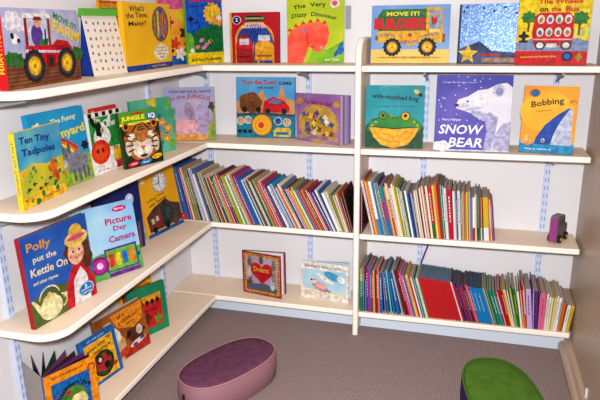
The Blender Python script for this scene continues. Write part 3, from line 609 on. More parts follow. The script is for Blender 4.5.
# third shelf, left wall
def a(A):
    A.r(0, 0, 1, 1, mat('#2f5fb0', h2='#3f74c0', scale=6)).p([(0, 0), (0, .30), (.3, .36), (.7, .30), (1, .3), (1, 0)], mat('#5a6a38', h2='#6f7c44', scale=16))
    A.p([(.50, 0), (.55, .28), (.66, .46), (.80, .50), (.92, .40), (1, .2), (1, 0)], '#c8283a').p([(.62, 0), (.66, .30), (.80, .42), (.88, .3), (.9, 0)], '#ece4e4').p([(.56, .26), (.50, .22), (.52, .16), (.62, .22), (.7, .36), (.62, .36)], '#c8283a').e(.50, .20, .035, .03, '#eab89a')
    A.blob(.78, .64, .20, .17, '#6a3f2a', 8, .08).blob(.92, .5, .09, .14, '#6a3f2a', 6, .1).e(.76, .60, .13, .14, '#ecbc9c').e(.72, .62, .015, .016, '#3a2a24').e(.82, .62, .015, .016, '#3a2a24').e(.68, .57, .03, .022, '#e48a7a').e(.86, .57, .03, .022, '#e48a7a').ring(.77, .57, .05, .04, .01, '#b04a44', 12, 200, 340)
    A.e(.80, .76, .19, .09, '#e8cc6a').e(.80, .83, .11, .10, '#dcb84a').e(.80, .775, .15, .03, '#d85a8a')
    A.e(.27, .14, .17, .13, '#ece2b4').e(.27, .25, .10, .045, '#e0d49a').e(.27, .295, .03, .025, '#d4c68a').ring(.27, .25, .16, .14, .018, '#e4d8a4', 20, 10, 170).p([(.10, .12), (.13, .2), (.04, .31), (.01, .30)], '#ece2b4').ring(.44, .16, .08, .08, .02, '#e4d8a4', 16, -90, 90)
    A.t('Polly', .24, .85, .34, .12, '#d8a03a', -4, .02).t('put the', .30, .71, .34, .085, '#e8d8b8', -4, .015).t('Kettle On', .34, .58, .54, .09, '#e8d8b8', -4, .015).t('and other rhymes', .26, .46, .36, .05, '#e8d8b8', -4, .012)
    A.e(.83, .13, .13, .085, '#2f84c4').ring(.83, .13, .125, .082, .008, '#e8f0f4').t('5', .83, .165, .04, .045, '#f4f6f8', 0, .03).t('nursery', .83, .125, .18, .022, '#f4f6f8', 0, .01).t('rhymes', .83, .09, .15, .022, '#f4f6f8', 0, .01)
picture_book('picture_book', 'nursery rhyme picture book with a girl in a yellow hat and a kettle', Z[2], .142, -1.315, 84.3, .278, .286, .016, 3, '#2f5fb0', a, spine='#b8242e', back='#7a2a3a')
def a(A):
    A.r(0, 0, 1, 1, mat('#8fc4e8', h2='#bcdcec', scale=6)).p([(0, 0), (0, .30), (.35, .36), (.7, .30), (1, .34), (1, 0)], mat('#3f9a48', h2='#6ab858', scale=14))
    A.r(.42, .0, .96, .055, '#7a3a98').r(.40, .07, .94, .40, '#6a3a90').r(.43, .09, .91, .37, '#7ab848').e(.30, .2, .15, .13, '#8a2a80').e(.30, .2, .11, .095, '#b83a9a').e(.30, .2, .05, .045, '#e0c8e0')
    for i, c in enumerate(('#d83a3a', '#e8c83a', '#3a7ac8', '#e88a3a')): A.r(.46+i*.11, .14, .54+i*.11, .32, c)
    A.e(.12, .55, .09, .18, '#e8a03a').e(.12, .55, .06, .14, '#d84a6a')
    A.e(.76, .915, .12, .042, '#d0288a').t('Barney', .76, .915, .16, .04, '#f4e8f0', 0, .02)
    A.t('Picture', .72, .765, .44, .09, '#c01f7c', 0, .03).t('Day', .72, .645, .22, .09, '#c01f7c', 0, .03).t('Camera', .73, .515, .44, .09, '#c01f7c', 0, .03).e(.95, .22, .03, .03, '#2a5aa0')
picture_book('picture_book', 'pale blue and green picture book about a camera with pink lettering, third shelf', Z[2], .096, -1.010, 63, .244, .262, .020, 9, '#8fc4e8', a, spine='#cfd8c0', back='#b8d0dc')
def a(A):
    A.r(0, 0, 1, 1, mat('#232c6e', h2='#2c3a80', scale=6)).e(.75, .76, .10, .09, '#c8d4f0').e(.75, .76, .06, .05, '#f0f4fa')
    A.t('The OWL and', .48, .62, .66, .10, '#9a6a4a', 0, .02).t('the', .34, .50, .16, .07, '#9a6a4a', 0, .02).t('CAT', .68, .50, .3, .10, '#9a6a4a', 0, .02).r(.88, 0, .93, .4, '#8a5a4a').blob(.4, .2, .2, .12, '#4a4a7a', 6, .15)
picture_book('picture_book', 'dark navy picture book with a moon, behind the pale blue camera book', Z[2], .048, -.828, 80, .252, .282, .012, 2, '#232c6e', a)
def a(A):
    A.r(0, 0, 1, 1, mat('#ecb022', h2='#f0bc2e', scale=6)).r(0, 0, 1, .06, '#2a66a8')
    A.e(.55, .80, .20, .155, '#e8e6e8').ring(.55, .80, .20, .16, .012, '#8a8a94').p([(.54, .80), (.56, .80), (.57, .90), (.55, .91)], '#2a2a30').p([(.55, .79), (.55, .81), (.42, .785), (.42, .775)], '#2a2a30')
    for i in range(12): A.e(.55+.16*math.cos(i*PI/6), .80+.125*math.sin(i*PI/6), .012, .01, '#3a3a44')
    A.e(.12, .90, .06, .04, '#e8e6e0').t('Telling Time', .36, .585, .5, .05, '#7a5a2a', 8, .01).t('with Thomas', .40, .515, .5, .05, '#7a5a2a', 8, .01)
    A.p([(.06, .08), (.04, .34), (.25, .44), (.62, .52), (.72, .44), (.98, .36), (.98, .08)], '#5a4a44').p([(.10, .12), (.10, .30), (.42, .36), (.42, .12)], '#8a3a34').p([(.44, .12), (.44, .40), (.70, .40), (.74, .30), (.74, .12)], '#3a444c').r(.14, .2, .22, .28, '#c8c0b0').r(.26, .22, .34, .30, '#c8c0b0').r(.52, .42, .58, .50, '#2a2e34').e(.62, .28, .09, .09, '#4a565e').e(.2, .10, .06, .05, '#201c20').e(.55, .10, .07, .06, '#201c20').e(.8, .12, .10, .08, '#6a5048')
root = picture_book('picture_book', 'yellow picture book with a white clock and dark train, leaning beside the spine row', Z[2], .072, -.512, 82, .255, .274, .010, 9, '#ecb022', a)
bm = bmesh.new(); bmesh.ops.create_uvsphere(bm, u_segments=20, v_segments=14, radius=.0145, matrix=Matrix.Translation((.242, -.0146, .034)))
for f in bm.faces: f.smooth = True
link('knob', bm, mat('#c8202a', .3, .5), root)

# lowest shelf, back wall
def a(A):
    A.r(0, 0, 1, 1, '#a82a30').r(.035, .035, .965, .965, '#d8a860')
    for i in range(15):
        for (x, y) in ((.06+i*.063, .06), (.06+i*.063, .94), (.06, .06+i*.063), (.94, .06+i*.063)): A.e(x, y, .018, .018, '#8a2430', 0, 8)
    A.r(.10, .10, .90, .90, mat('#c0a8c4', h2='#a898b4', scale=10)).p([(.10, .10), (.10, .34), (.3, .26), (.6, .3), (.9, .2), (.9, .10)], mat('#5a6a9a', h2='#6a6a5a', scale=18))
    hv = []
    for i in range(40):
        q = 2*PI*i/40; hv.append((.51 + .30*(16*math.sin(q)**3)/16, .55 + .30*(13*math.cos(q)-5*math.cos(2*q)-2*math.cos(3*q)-math.cos(4*q))/16))
    A.p(hv, mat('#b8202c', h2='#c83a34', scale=14))
    for x, y, c in ((.20, .76, '#7a6a58'), (.82, .74, '#8a7a60'), (.5, .84, '#7a6a58'), (.2, .28, '#7a5a30'), (.78, .26, '#cfc8b8'), (.18, .5, '#c8beb0'), (.82, .46, '#9a8a70')): A.e(x, y, .06, .10, c).e(x-.02, y+.11, .016, .06, c, 10).e(x+.025, y+.11, .016, .06, c, -10)
    A.t('Dreams', .50, .62, .40, .12, '#e0a83a', 0, .02)
open_book('picture_book', 'red bordered book with a large red heart, standing slightly open on the lowest shelf', Z[1], .346, -.150, -10, .208, .214, 14, 0, '#a82a30', a, inner='#e8e4ea', back='#8a2a38')
def a(A):
    A.r(0, 0, 1, 1, '#ece8e2').r(.05, .09, .95, .80, mat('#a8d0e4', h2='#c8e0ea', scale=7)).p([(.05, .09), (.05, .3), (.4, .24), (.95, .2), (.95, .09)], '#e6dcc8')
    A.p([(.30, .72), (.40, .72), (.72, .46), (.66, .44), (.5, .5)], '#f2efe8').e(.68, .66, .2, .10, '#5aa8cc', -20).e(.85, .60, .1, .08, '#eef0ee', -25)
    A.e(.40, .36, .19, .11, '#d89aa0', -25).e(.42, .38, .12, .07, '#e8b4b4', -25).e(.27, .47, .06, .055, '#f0ece8').e(.23, .52, .025, .03, '#3a3434').e(.30, .53, .025, .025, '#c86a6a').e(.56, .26, .08, .03, '#8a9aa8', -10)
    A.t("KIPPER'S BALLOON", .47, .885, .76, .065, '#8a7038', 0, .008).t('A story by the sea', .47, .045, .5, .025, '#c0b8b0', 0, .005)
open_book('picture_book', 'small white picture book with a pale blue seaside picture, open on lowest shelf', Z[1], .634, -.138, -4, .232, .186, 13, 0, '#ece8e2', a, inner='#dde6ec', sheets=5, sheet_cols=['#dfe4ea', '#8ec0d4', '#e8e4e0', '#c8d8e4', '#5aa0bc'])

# lowest shelf, left wall
def a(A):
    A.r(0, 0, 1, 1, '#ee9a24').r(.12, .04, .86, .82, '#1f72b4').r(.2, .02, .8, .62, mat('#5a7a3a', h2='#9a5a3a', scale=22))
    A.dots(24, ['#3f7a3a', '#7a9a4a', '#a83a3a', '#c86a3a', '#5a3a5a'], .16, .05, .82, .58, .03, .06, 3)
    A.e(.50, .42, .33, .31, '#2a6aa8').e(.50, .40, .27, .27, mat('#4a7a3a', h2='#6a9a44', scale=30))
    A.blob(.60, .36, .17, .15, '#eadfa8', 6, .06).e(.66, .47, .05, .04, '#e4d694').e(.52, .35, .012, .014, '#2a241e').e(.62, .36, .012, .014, '#2a241e').e(.55, .30, .02, .016, '#5a4634').blob(.42, .58, .06, .04, '#c83a3a', 5, .2)
    A.t('POP-UP SURPRISE BOOK', .45, .92, .6, .04, '#5a4a2a', 0, .01).t('guess', .30, .58, .26, .08, '#16202e', 42, .03).t('where I', .52, .70, .32, .08, '#16202e', 8, .03).t('live', .78, .62, .2, .08, '#16202e', -30, .03).ring(.90, .84, .08, .07, .03, '#a84a24', 18, -60, 250)
open_book('pop_up_book', 'blue book with orange border standing fanned open at the front of the lowest shelf', Z[1], .150, -1.325, 66, .178, .212, 86, 0, '#ee9a24', a, sheets=7, sheet_cols=['#3a2430', '#7a3a7a', '#45303a', '#8a4a80', '#3f6a4a', '#6a2f4a', '#4a4a6a'], back='#b8b0ac', spine='#1f72b4')
def a(A):
    A.r(0, 0, 1, 1, '#2a74b8').p([(.10, .06), (.10, .88), (.90, .88), (.90, .06)], '#efb830')
    A.e(.52, .36, .30, .27, '#3a3a2a').e(.52, .36, .24, .22, mat('#4a6a3a', h2='#2a3420', scale=30)).blob(.50, .38, .20, .17, '#b83434', 5, .1).e(.44, .46, .09, .09, '#2a2428').e(.44, .46, .05, .05, '#d8d0c8').e(.60, .30, .08, .08, '#20281c')
    A.t('guess who', .42, .76, .54, .085, '#2a2420', 6, .025).t('my', .78, .82, .14, .07, '#2a2420', -5, .02).t('mummy is', .56, .66, .50, .08, '#2a2420', 4, .025).t('LIFT THE FLAPS', .45, .94, .5, .03, '#b8d0e8', 0, .01)
    A.blob(.82, .22, .06, .05, '#c83a34', 5, .2)
picture_book('picture_book', 'yellow picture book with blue border, second from the front on the lowest left shelf', Z[1], .122, -1.078, 80, .172, .180, .012, 10, '#2a74b8', a)
def a(A):
    A.r(0, 0, 1, 1, mat('#8a4a24', h2='#b0703a', scale=7)).p([(.30, .95), (.98, .98), (.94, .62), (.72, .52), (.40, .66)], '#e8962a')
    A.p([(.06, .0), (.04, .4), (.14, .86), (.28, .86), (.36, .6), (.5, .4), (.5, 0)], mat('#c8905a', h2='#e0c8a8', scale=10)).e(.32, .55, .10, .18, '#e8dccb', 30).e(.22, .72, .05, .06, '#5a3020').blob(.74, .38, .20, .14, '#6a3a24', 6, .1).e(.82, .42, .07, .10, '#d8c8b8').e(.6, .44, .05, .07, '#3a241c')
    A.p([(.42, .0), (.42, .16), (.7, .26), (1, .22), (1, 0)], '#b83a28').e(.75, .20, .18, .05, '#e8e0e0', 8).e(.68, .17, .06, .03, '#4a5a8a').e(.85, .23, .06, .03, '#4a5a8a').e(.40, .14, .2, .07, '#c85a2a', 18)
    A.t('If I', .5, .865, .14, .07, '#7a4a1a', 4, .012).t('a Giraffe for', .63, .76, .42, .07, '#7a4a1a', 4, .012).t('Jam', .66, .66, .18, .06, '#7a4a1a', 4, .012)
picture_book('picture_book', 'brown animal picture book with an orange speech panel, on the lowest left shelf', Z[1], .104, -.955, 77, .245, .198, .026, 9, '#8a4a24', a, spine='#9a6a3a', back='#c8b8a8')
def a(A):
    A.r(0, 0, 1, 1, '#e8c024').r(.06, .05, .94, .82, '#c8302c')
picture_book('picture_book', 'yellow book with a red picture, poking up behind the green-bordered red book', Z[1], .034, -.705, 74, .18, .232, .010, 3, '#e8c024', a)
def a(A):
    A.r(0, 0, 1, 1, mat('#2a8a62', h2='#359a6c', scale=8)).r(.12, .14, .86, .80, mat('#c02a2c', h2='#cc3a34', scale=10)).r(.12, .66, .86, .80, '#e0a030')
    for i in range(5): A.e(.2+i*.14, .66, .05, .05, '#3a2420').r(.19+i*.14, .56, .21+i*.14, .66, '#3a2420')
    A.p([(.66, .18), (.62, .36), (.70, .30), (.74, .42), (.78, .30), (.86, .34), (.78, .18)], '#6aa03a').blob(.42, .34, .12, .10, '#7a2a24', 5, .2).t('The Tree of Life', .45, .50, .5, .06, '#3a1a18', 0, .012)
picture_book('picture_book', 'red picture book with wide green border, farthest back on the lowest left shelf', Z[1], .087, -.728, 66, .184, .213, .012, 5, '#2a8a62', a)
# tall thin purple book at the back of the bottom row, leaning right
root = empty('storybook', (1.120, -.028, Z[1]+.0004), (0, rad(17), 0), 'tall thin purple book leaning right behind the red books on the bottom shelf', 'book')
bm = bmesh.new(); box(bm, 0, 0, 0, .0012, .024, .285); box(bm, .0058, 0, 0, .007, .024, .285); box(bm, .0012, 0, 0, .0058, .0012, .285); link('cover', bm, mat('#7a3088'), root)
bm = bmesh.new(); box(bm, .0014, .0014, .002, .0056, .0235, .283); link('pages', bm, PAGE, root)

# ------------------------------------------------------------------ rows of books standing spine out
HEXES = dict(maroon='#6f2530', brown='#7d5238', blue='#3f6fae', navy='#24356b', purple='#6a3f88', magenta='#b23a86', cream='#e6dbc4', tan='#c6a37c', olive='#7f7a3a',
             lime='#9cb43c', violet='#8f7bb8', silver='#b9bcc4', white='#ece8e6', slate='#5f7890', green='#2f7a48', black='#2a272c', red='#c62a30', orange='#dd7a2a',
             crimson='#b81e3e', yellow='#e8c832', teal='#1f7d80', cyan='#3a9fc8', pink='#dd6f9c', lavender='#b59ac8', lilac='#c9aed6', grey='#84828a', rust='#a84a2a', turquoise='#2a9a90', azure='#1f86c0')
def ordinal(n):
    W = 'first second third fourth fifth sixth seventh eighth ninth tenth eleventh twelfth thirteenth fourteenth'.split()
    return W[n-1] if n <= len(W) else f'{n}th'
def interp(tab, x):
    if x <= tab[0][0]: return tab[0][1]
    for (a, b), (c, d) in zip(tab, tab[1:]):
        if x <= c: return b + (d-b)*(x-a)/(c-a)
    return tab[-1][1]
def place(specs, x0, scale, tilts, heights):
    """left to right, each book against the one before it; returns (x, tilt, t, h)"""
    out = []; prev = None; x = x0; gh = random.Random(11)
    for s in specs:
        c, t = s[0], s[1]*scale/1000
        xg = x if prev is None else prev[0]+prev[2]
        th = rad(interp(tilts, xg)); h = (interp(heights, xg - .2*math.tan(th)) * s[2].get('k', 1) * (1 if 'same' in s[2] else gh.uniform(.93, 1.035))) / math.cos(th)
        lift = max(0, -t*math.sin(th))
        P = [(a*math.cos(th)-b*math.sin(th), a*math.sin(th)+b*math.cos(th)+lift) for a, b in ((0,0),(t,0),(t,h),(0,h))]
        if prev is not None:
            px, pth, pt, ph, PP = prev
            x = max(vx + vz*math.tan(th) for vx, vz in PP if vz <= P[3][1]) 
            # the far face of the neighbour
            fx = PP[1][0] + PP[1][1]*math.tan(pth)
            x = max(x, max(fx - vz*math.tan(pth) - vx for vx, vz in P if vz <= PP[2][1] + .001))
            x += .0004
        prev = (x, th, t, h, [(a+x, b) for a, b in P])
        out.append((x, th, t, h, lift))
    return out
def shelf_row(zl, specs, x0, x1, tilts, heights, fronts, depth, where, group):
    lo, hi = .3, 2.5
    for _ in range(40):
        m = (lo+hi)/2; q = place(specs, x0, m, tilts, heights); e = q[-1][0]+q[-1][2]*math.cos(q[-1][1])
        if e > x1: hi = m
        else: lo = m
    q = place(specs, x0, lo, tilts, heights)
    tot = {}; seen = {}
    for s in specs: tot[s[0]] = tot.get(s[0], 0)+1
    g = random.Random(len(specs))
    for s, (x, th, t, h, lift) in zip(specs, q):
        c = s[0]; o = s[2]; seen[c] = seen.get(c, 0)+1
        a = 'slim' if t < .013 else 'thick'
        lab = f'{a} {c} book in {where}, the only {c} spine' if tot[c] == 1 else f'{a} {c} book in {where}, {ordinal(seen[c])} {c} from left'
        if 'lab' in o: lab = o['lab']
        y = interp(fronts, x) + g.uniform(-.002, .004)
        d = min(o.get('d', depth*g.uniform(.93, 1.0)), -y-.002)
        root = empty('storybook', (x, y, zl+.0003+lift), (0, -th, 0), lab, 'book', group)
        hx = HEXES[c]; r_, g_, b_ = (int(hx[i:i+2], 16) for i in (1, 3, 5)); k = g.uniform(.93, 1.06) if 'same' not in o else 1
        hx = '#%02x%02x%02x' % tuple(min(255, int(v*k)) for v in (r_, g_, b_))
        bt = min(.0009, t*.14)
        bi = 1 if 'ptop' in o else 0
        bm = bmesh.new(); box(bm, 0, 0, 0, t, bt, h); box(bm, 0, bt, 0, bt, d, h, bi); box(bm, t-bt, bt, 0, t, d, h, bi)
        mats = [mat(hx)] + ([mat(o['ptop'])] if bi else [])
        def strip(u0, u1, v0, v1, col, k=1):
            m2 = mat(col)
            if m2 not in mats: mats.append(m2)
            y_ = -.00012*k; V = [bm.verts.new((u*t, y_, v*h)) for u, v in ((u0, v0), (u1, v0), (u1, v1), (u0, v1))]
            bm.faces.new(V).material_index = mats.index(m2)
        if 'stripe' in o: strip(.62, 1, 0, 1, HEXES[o['stripe']])
        elif 'same' not in o and t < .014 and g.random() < .5: strip(.70, .90, 0, 1, HEXES[g.choice(['white', 'cream', 'silver', 'tan', 'black', 'white'])])
        if 'foot' in o: strip(0, 1, 0, o.get('fh', .3), HEXES[o['foot']])
        if 'head' in o: strip(0, 1, 1-o.get('hh', .3), 1, HEXES[o['head']])
        if 'bars' in o or (g.random() < .35 and 'same' not in o):
            bc = HEXES[o['bars']] if 'bars' in o else ('#f0ece4' if c not in ('white', 'cream', 'yellow', 'lilac') else '#4a4450')
            v = .35; kk = 0
            while v < .85:
                L = g.uniform(.02, .06); strip(.36, .58, v, v+L, bc, 2); v += L+.02; kk += 1
        if 'art' in o:                                        # the picture on the right-hand cover
            m2 = mat(o['art']); mats.append(m2)
            V = [bm.verts.new((t+.0001, a_*d, b_*h)) for a_, b_ in ((.12, .1), (.9, .08), (.92, .8), (.5, .93), (.1, .85))]
            bm.faces.new(V).material_index = mats.index(m2)
        link('cover', bm, mats, root)
        ptop = .0025 if t > .006 else .001
        bm = bmesh.new(); box(bm, bt+.0001, bt+.0002, .002, t-bt-.0001, d-.002, h-ptop); link('pages', bm, ROWPAGE_SHADED if 'ptop' not in o else mat(o['ptop'], .7, .2), root)
def S(txt, **common):
    """'blue 10 +white, ...' -> specs; +x = stripe, /x = foot colour, ^x = head colour"""
    out = []
    for tok in txt.split(','):
        w_ = tok.split(); o = dict(common)
        for e in w_[2:]:
            if e[0] == '+': o['stripe'] = e[1:]
            elif e[0] == '/': o['foot'] = e[1:]
            elif e[0] == '^': o['head'] = e[1:]
            elif e[0] == '*': o['k'] = float(e[1:])
            elif e[0] == '=': o['bars'] = e[1:]
        out.append((w_[0], float(w_[1]), o))
    return out
left_row = S('brown 10 +purple, maroon 8, slate 8 +navy, blue 14, blue 12 +slate, blue 9 +navy, purple 8, magenta 8 +pink, cream 8 +tan, tan 8 +brown, lime 10 +olive, olive 7, navy 8 +black, silver 14, violet 8 +white, white 10 +silver, slate 11 +blue,'
             'black 6 *.95, cream 9 +green, tan 9, olive 8 +cream, black 6, cream 9 +black, rust 9 +red, white 7 +brown, green 9 +black, lime 9 +cream, black 6 +white, orange 9, red 8 +white, navy 9 *1.03, crimson 8, lime 12, lime 8 +olive, white 8, green 8 +lime,'
             'cream 13 +tan, orange 6, purple 7 +magenta, magenta 8, blue 15, blue 9 +cyan, white 10 +cyan, black 5, white 7 +slate, green 9 +black, red 6 +white, white 7, green 9, tan 13 +olive, red 6, orange 9 +red, white 6 +red, red 8 +white, crimson 7, blue 12 +navy, white 14 +silver, slate 7 +white, cyan 7 +white, blue 7, '
             'white 7 +red, orange 8 +rust, cream 15 +tan, slate 7 +navy, purple 9 +white, crimson 7 +white, red 8 *1.04, yellow 7, lime 8 +white, white 8 +slate, slate 8, red 9, crimson 9 +red, tan 8, brown 8 +orange, red 9 +white, orange 9, purple 10, blue 7 +white, navy 8, white 8, blue 9 +navy, white 15, cream 8, olive 10 +lime, cream 9 +tan, white 6, orange 6 *1.1, navy 8 *1.08')
left_row.append(('maroon', 9, dict(k=1.12, art='#2a2228', lab='dark red book whose cover shows, last in the slanted row against the white post')))
shelf_row(Z[2], left_row, .052, .897, [(.05, 10), (.17, 14), (.3, 20), (.45, 23), (.65, 27), (.8, 27), (.86, 20), (.9, 13)],
          [(0.02, .256), (.115, .246), (.215, .222), (.33, .224), (.45, .205), (.55, .191), (.65, .177), (.75, .176), (.80, .162), (.85, .152)],
          [(0, -.208), (.3, -.219), (.9, -.219)], .212, 'the slanted row left of the post', 'books in the slanted row left of the post')
right_row = S('maroon 12 *.85, white 10, red 8, yellow 8 +orange, orange 6, white 13 /cyan, blue 8 +slate, cyan 9, green 7, purple 8, magenta 14 /azure ^turquoise, teal 7, orange 10 +cream, red 8 ^cream, tan 6, cream 13, white 8, yellow 9, lime 9 +white, teal 8 +cream, cream 7, green 10 +black, white 8, blue 7, navy 8, silver 8, purple 8, cream 10 +tan, cream 8 +maroon, maroon 5, white 10 +red, cream 9, red 6 +maroon, cream 10,'
              'red 16 /green =white, yellow 9 *1.05, orange 15 +red, rust 5, teal 9, green 8 +white, white 10, crimson 23 =white, white 14 +silver, blue 7 +slate, white 11, slate 8 +tan, tan 12, orange 6, yellow 10 +olive, silver 7 *1.04, violet 10 +grey, white 10 /red, cream 7, teal 9 /green, green 7, red 6 /white, maroon 5, yellow 23 /white, orange 11, rust 5, purple 6')
shelf_row(Z[2], right_row, .9262, 1.487, [(.93, .5), (.932, 13), (.98, 13), (1.1, 13), (1.22, 10), (1.33, 5), (1.4, 4), (1.48, 7)],
          [(.925, .240), (1.044, .224), (1.129, .198), (1.181, .224), (1.268, .229), (1.327, .208), (1.375, .197), (1.421, .187), (1.46, .162)],
          [(.93, -.222), (1.15, -.214), (1.4, -.196), (1.5, -.175)], .205, 'the upper row right of the post', 'books in the upper row right of the post')
low = S('green 12 ^lime, cyan 6, navy 9 ^crimson, purple 10 =white, magenta 8, blue 9 =white, red 7, yellow 7 +olive, black 4, red 15 =white, blue 13, navy 6, blue 9, turquoise 8, azure 8, blue 17 =white, silver 7, maroon 12, crimson 8, pink 8 =purple, lavender 9, purple 8, yellow 11, red 9, white 8 +silver, green 8, teal 9, white 6, olive 6', d=.172)
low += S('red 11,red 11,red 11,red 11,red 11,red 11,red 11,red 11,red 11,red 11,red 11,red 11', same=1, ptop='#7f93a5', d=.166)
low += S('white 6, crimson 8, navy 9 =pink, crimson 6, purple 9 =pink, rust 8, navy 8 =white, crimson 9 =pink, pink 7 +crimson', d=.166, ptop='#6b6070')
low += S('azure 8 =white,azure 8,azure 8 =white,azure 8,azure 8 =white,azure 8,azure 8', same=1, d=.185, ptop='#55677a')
low += S('tan 6, green 9, green 8, turquoise 11, turquoise 10, crimson 10 =white, crimson 10, crimson 8 =white, yellow 11, white 7 +blue, lime 9, green 12 =yellow, white 8 +cream, orange 6, red 12 /orange *1.04, lilac 22 =purple, violet 5, purple 16, magenta 5, pink 21 =crimson, cream 8, white 9 =olive, cream 8 +lime, yellow 7 +cream, cream 9 =green, white 15 =slate, orange 12, rust 6, white 14 =slate, yellow 12')
shelf_row(Z[1], low, .932, 1.803, [(.93, 1), (1.02, 3), (1.08, 11), (1.13, 16), (1.3, 17), (1.42, 19), (1.53, 19), (1.58, 16), (1.63, 8), (1.68, 2), (1.74, -3), (1.80, -7)],
          [(.945, .213), (1.0, .205), (1.06, .205), (1.15, .188), (1.3, .175), (1.4, .160), (1.5, .158), (1.545, .165), (1.615, .182), (1.66, .176), (1.69, .164), (1.757, .152), (1.79, .130)],
          [(.93, -.214), (1.3, -.205), (1.8, -.194)], .192, 'the bottom row right of the post', 'books in the bottom row right of the post')


# ------------------------------------------------------------------ seats and toy
def ottoman(label, cx, cy, ang, L, Wd, h, topc, sidec, piping, zip_=False):
    root = empty('ottoman', (cx, cy, 0), (0, 0, rad(ang)), label, 'ottoman', 'low oval ottomans')
    def ring(bm, s, z, n=64):
        out = []
        for i in range(n):
            a = 2*PI*i/n; e = 2/2.5
            ca, sa = math.cos(a), math.sin(a)
            out.append(bm.verts.new((math.copysign(abs(ca)**e, ca)*(L/2-s), math.copysign(abs(sa)**e, sa)*(Wd/2-s), z)))
        return out
    def loft(bm, rs, cap0=False, cap1=False):
        n = len(rs[0])
        for a, b in zip(rs, rs[1:]):
            for i in range(n): bm.faces.new((a[i], a[(i+1) % n], b[(i+1) % n], b[i])).smooth = True
        if cap0: bm.faces.new(rs[0][::-1])
        if cap1: bm.faces.new(rs[-1]).smooth = True
    bm = bmesh.new()
    loft(bm, [ring(bm, .006, 0.0005), ring(bm, .001, .006), ring(bm, -.002, h*.5), ring(bm, .001, h-.014), ring(bm, .006, h-.006)], True, True)
    link('side', bm, sidec, root)
    bm = bmesh.new()
    loft(bm, [ring(bm, .0085, h-.0055), ring(bm, .009, h-.001), ring(bm, .016, h+.003), ring(bm, .05, h+.008), ring(bm, .09, h+.010)], True, True)
    link('top', bm, topc, root)
    bm = bmesh.new()
    rs = []
    n = 64; R_ = .0035
    for j in range(8):
        b = 2*PI*j/8
        rs.append(ring(bm, .0045 - R_*math.cos(b), h-.004 + R_*math.sin(b)))
    loft(bm, rs + [rs[0]]); link('piping', bm, piping, root)
    if zip_:
        bm = bmesh.new(); box(bm, -L/2-.006, -.006, h*.32, -L/2-.001, .006, h*.62); bevel(bm, .001)
        link('zip_pull', bm, mat('#1d191c', .4, .4), root)
    return root
ottoman('low oval purple ottoman with mauve sides on the carpet by the left shelves', .520, -.765, 63, .425, .240, .115, mat('#72485f', .9, .1, h2='#7d526a', scale=40, bump=.3, bscale=500), mat('#a87f88', .6, .2, bump=.2, bscale=500), mat('#b88a90', .6, .2), True)
ottoman('low oval green-topped ottoman with dark purple sides near the right wall', 1.530, -.775, -77, .50, .256, .14, mat('#5c8033', .95, .1, h2='#668a3c', scale=30, bump=.3, bscale=500), mat('#3a1f5e', .7, .2), mat('#5f8636', .9, .1))

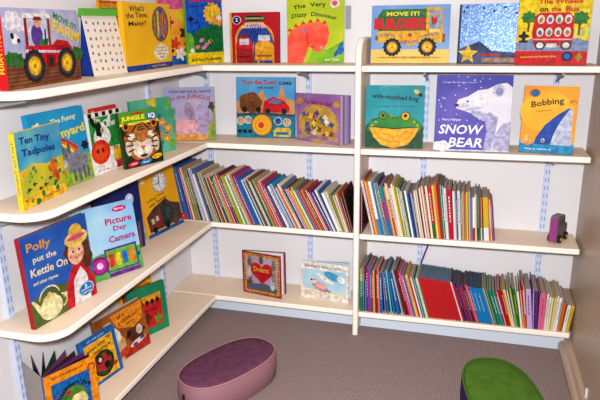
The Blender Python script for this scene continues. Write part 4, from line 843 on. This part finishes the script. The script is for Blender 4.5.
def truck():
    root = empty('toy_truck', (1.722, -.165, Z[2]+.0002), (0, 0, rad(63)), 'chunky purple wooden toy truck at the right end of the third shelf', 'toy')
    T = .03
    bm = bmesh.new()
    prof = [(0, .010), (.112, .010), (.114, .060), (.104, .070), (.084, .074), (.082, .100), (.072, .112), (.016, .116), (0, .108)]
    prism(bm, prof, 0, T, 0, 'y'); bmesh.ops.recalc_face_normals(bm, faces=bm.faces)
    o = link('body', bm, [mat('#a8529a', .5, .3), mat('#8d8087', .6, .3)], root)
    o.data.polygons[0].material_index = 1; o.data.polygons[1].material_index = 1
    for i in (2, 3, 4, 5, 6, 7): o.data.polygons[2+i].material_index = 1
    bm = bmesh.new(); box(bm, .02, -.0012, .070, .078, T+.0012, .100); bevel(bm, .0008); link('window', bm, mat('#6d6a72', .5, .3), root)
    for wx in (.026, .090):
        for wy, s in ((-.010, -1), (T, 1)):
            bm = bmesh.new()
            bmesh.ops.create_cone(bm, cap_ends=True, segments=24, radius1=.0165, radius2=.0165, depth=.0095, matrix=Matrix.Translation((wx, wy+.0049, .0168)) @ Matrix.Rotation(PI/2, 4, 'X'))
            wh = link('wheel', bm, mat('#201c1e', .5, .3), root)
            bm = bmesh.new()
            yy = wy-.0008 if s < 0 else wy+.0106
            bmesh.ops.create_cone(bm, cap_ends=True, segments=16, radius1=.0065, radius2=.005, depth=.002, matrix=Matrix.Translation((wx, yy, .0168)) @ Matrix.Rotation(PI/2*(1 if s < 0 else -1), 4, 'X'))
            link('hub', bm, mat('#d8c23a', .5, .3), wh)
truck()

# ------------------------------------------------------------------ camera
cam = bpy.data.cameras.new('camera'); co = bpy.data.objects.new('camera', cam); COL.objects.link(co)
yaw, pitch, roll, fpx = -0.28287, -0.28084, -0.01449, 602.1
fw = Vector((math.sin(yaw)*math.cos(pitch), math.cos(yaw)*math.cos(pitch), math.sin(pitch)))
r = Vector((math.cos(yaw), -math.sin(yaw), 0)); u = r.cross(fw)
r2 = r*math.cos(roll) + u*math.sin(roll); u2 = -r*math.sin(roll) + u*math.cos(roll)
M = Matrix((r2, u2, -fw)).transposed().to_4x4(); M.translation = Vector((1.36838, -2.66235, 1.34806))
co.matrix_world = M
cam.sensor_width = 36; cam.lens = fpx/600*36; cam.clip_start = .05
SC.camera = co

# ------------------------------------------------------------------ light: camera flash, ceiling lamps, room ambience
def area(name, loc, target, size, power, color):
    l = bpy.data.lights.new(name, 'AREA'); l.size = size; l.energy = power; l.color = color; l.shape = 'DISK'
    o = bpy.data.objects.new(name, l); COL.objects.link(o); o.location = loc
    o.rotation_euler = (Vector(target)-Vector(loc)).to_track_quat('-Z', 'Y').to_euler()
    return o
fl = area('flash_light', (1.37, -2.70, 1.46), (.80, -.3, .25), .10, 54, (.98, .97, .97)); fl.data.spread = rad(125)
area('ceiling_light', (.95, -1.45, 2.55), (.95, -1.2, 0), 1.1, 15, (1, .86, .74))
w = bpy.data.worlds.new('room_ambience'); w.use_nodes = True; SC.world = w
w.node_tree.nodes['Background'].inputs['Color'].default_value = (.95, .90, .90, 1)
w.node_tree.nodes['Background'].inputs['Strength'].default_value = .35
vs = SC.view_settings
vs.view_transform = 'Standard'; vs.look = 'None'; vs.gamma = 1; vs.use_curve_mapping = False; vs.exposure = -.33
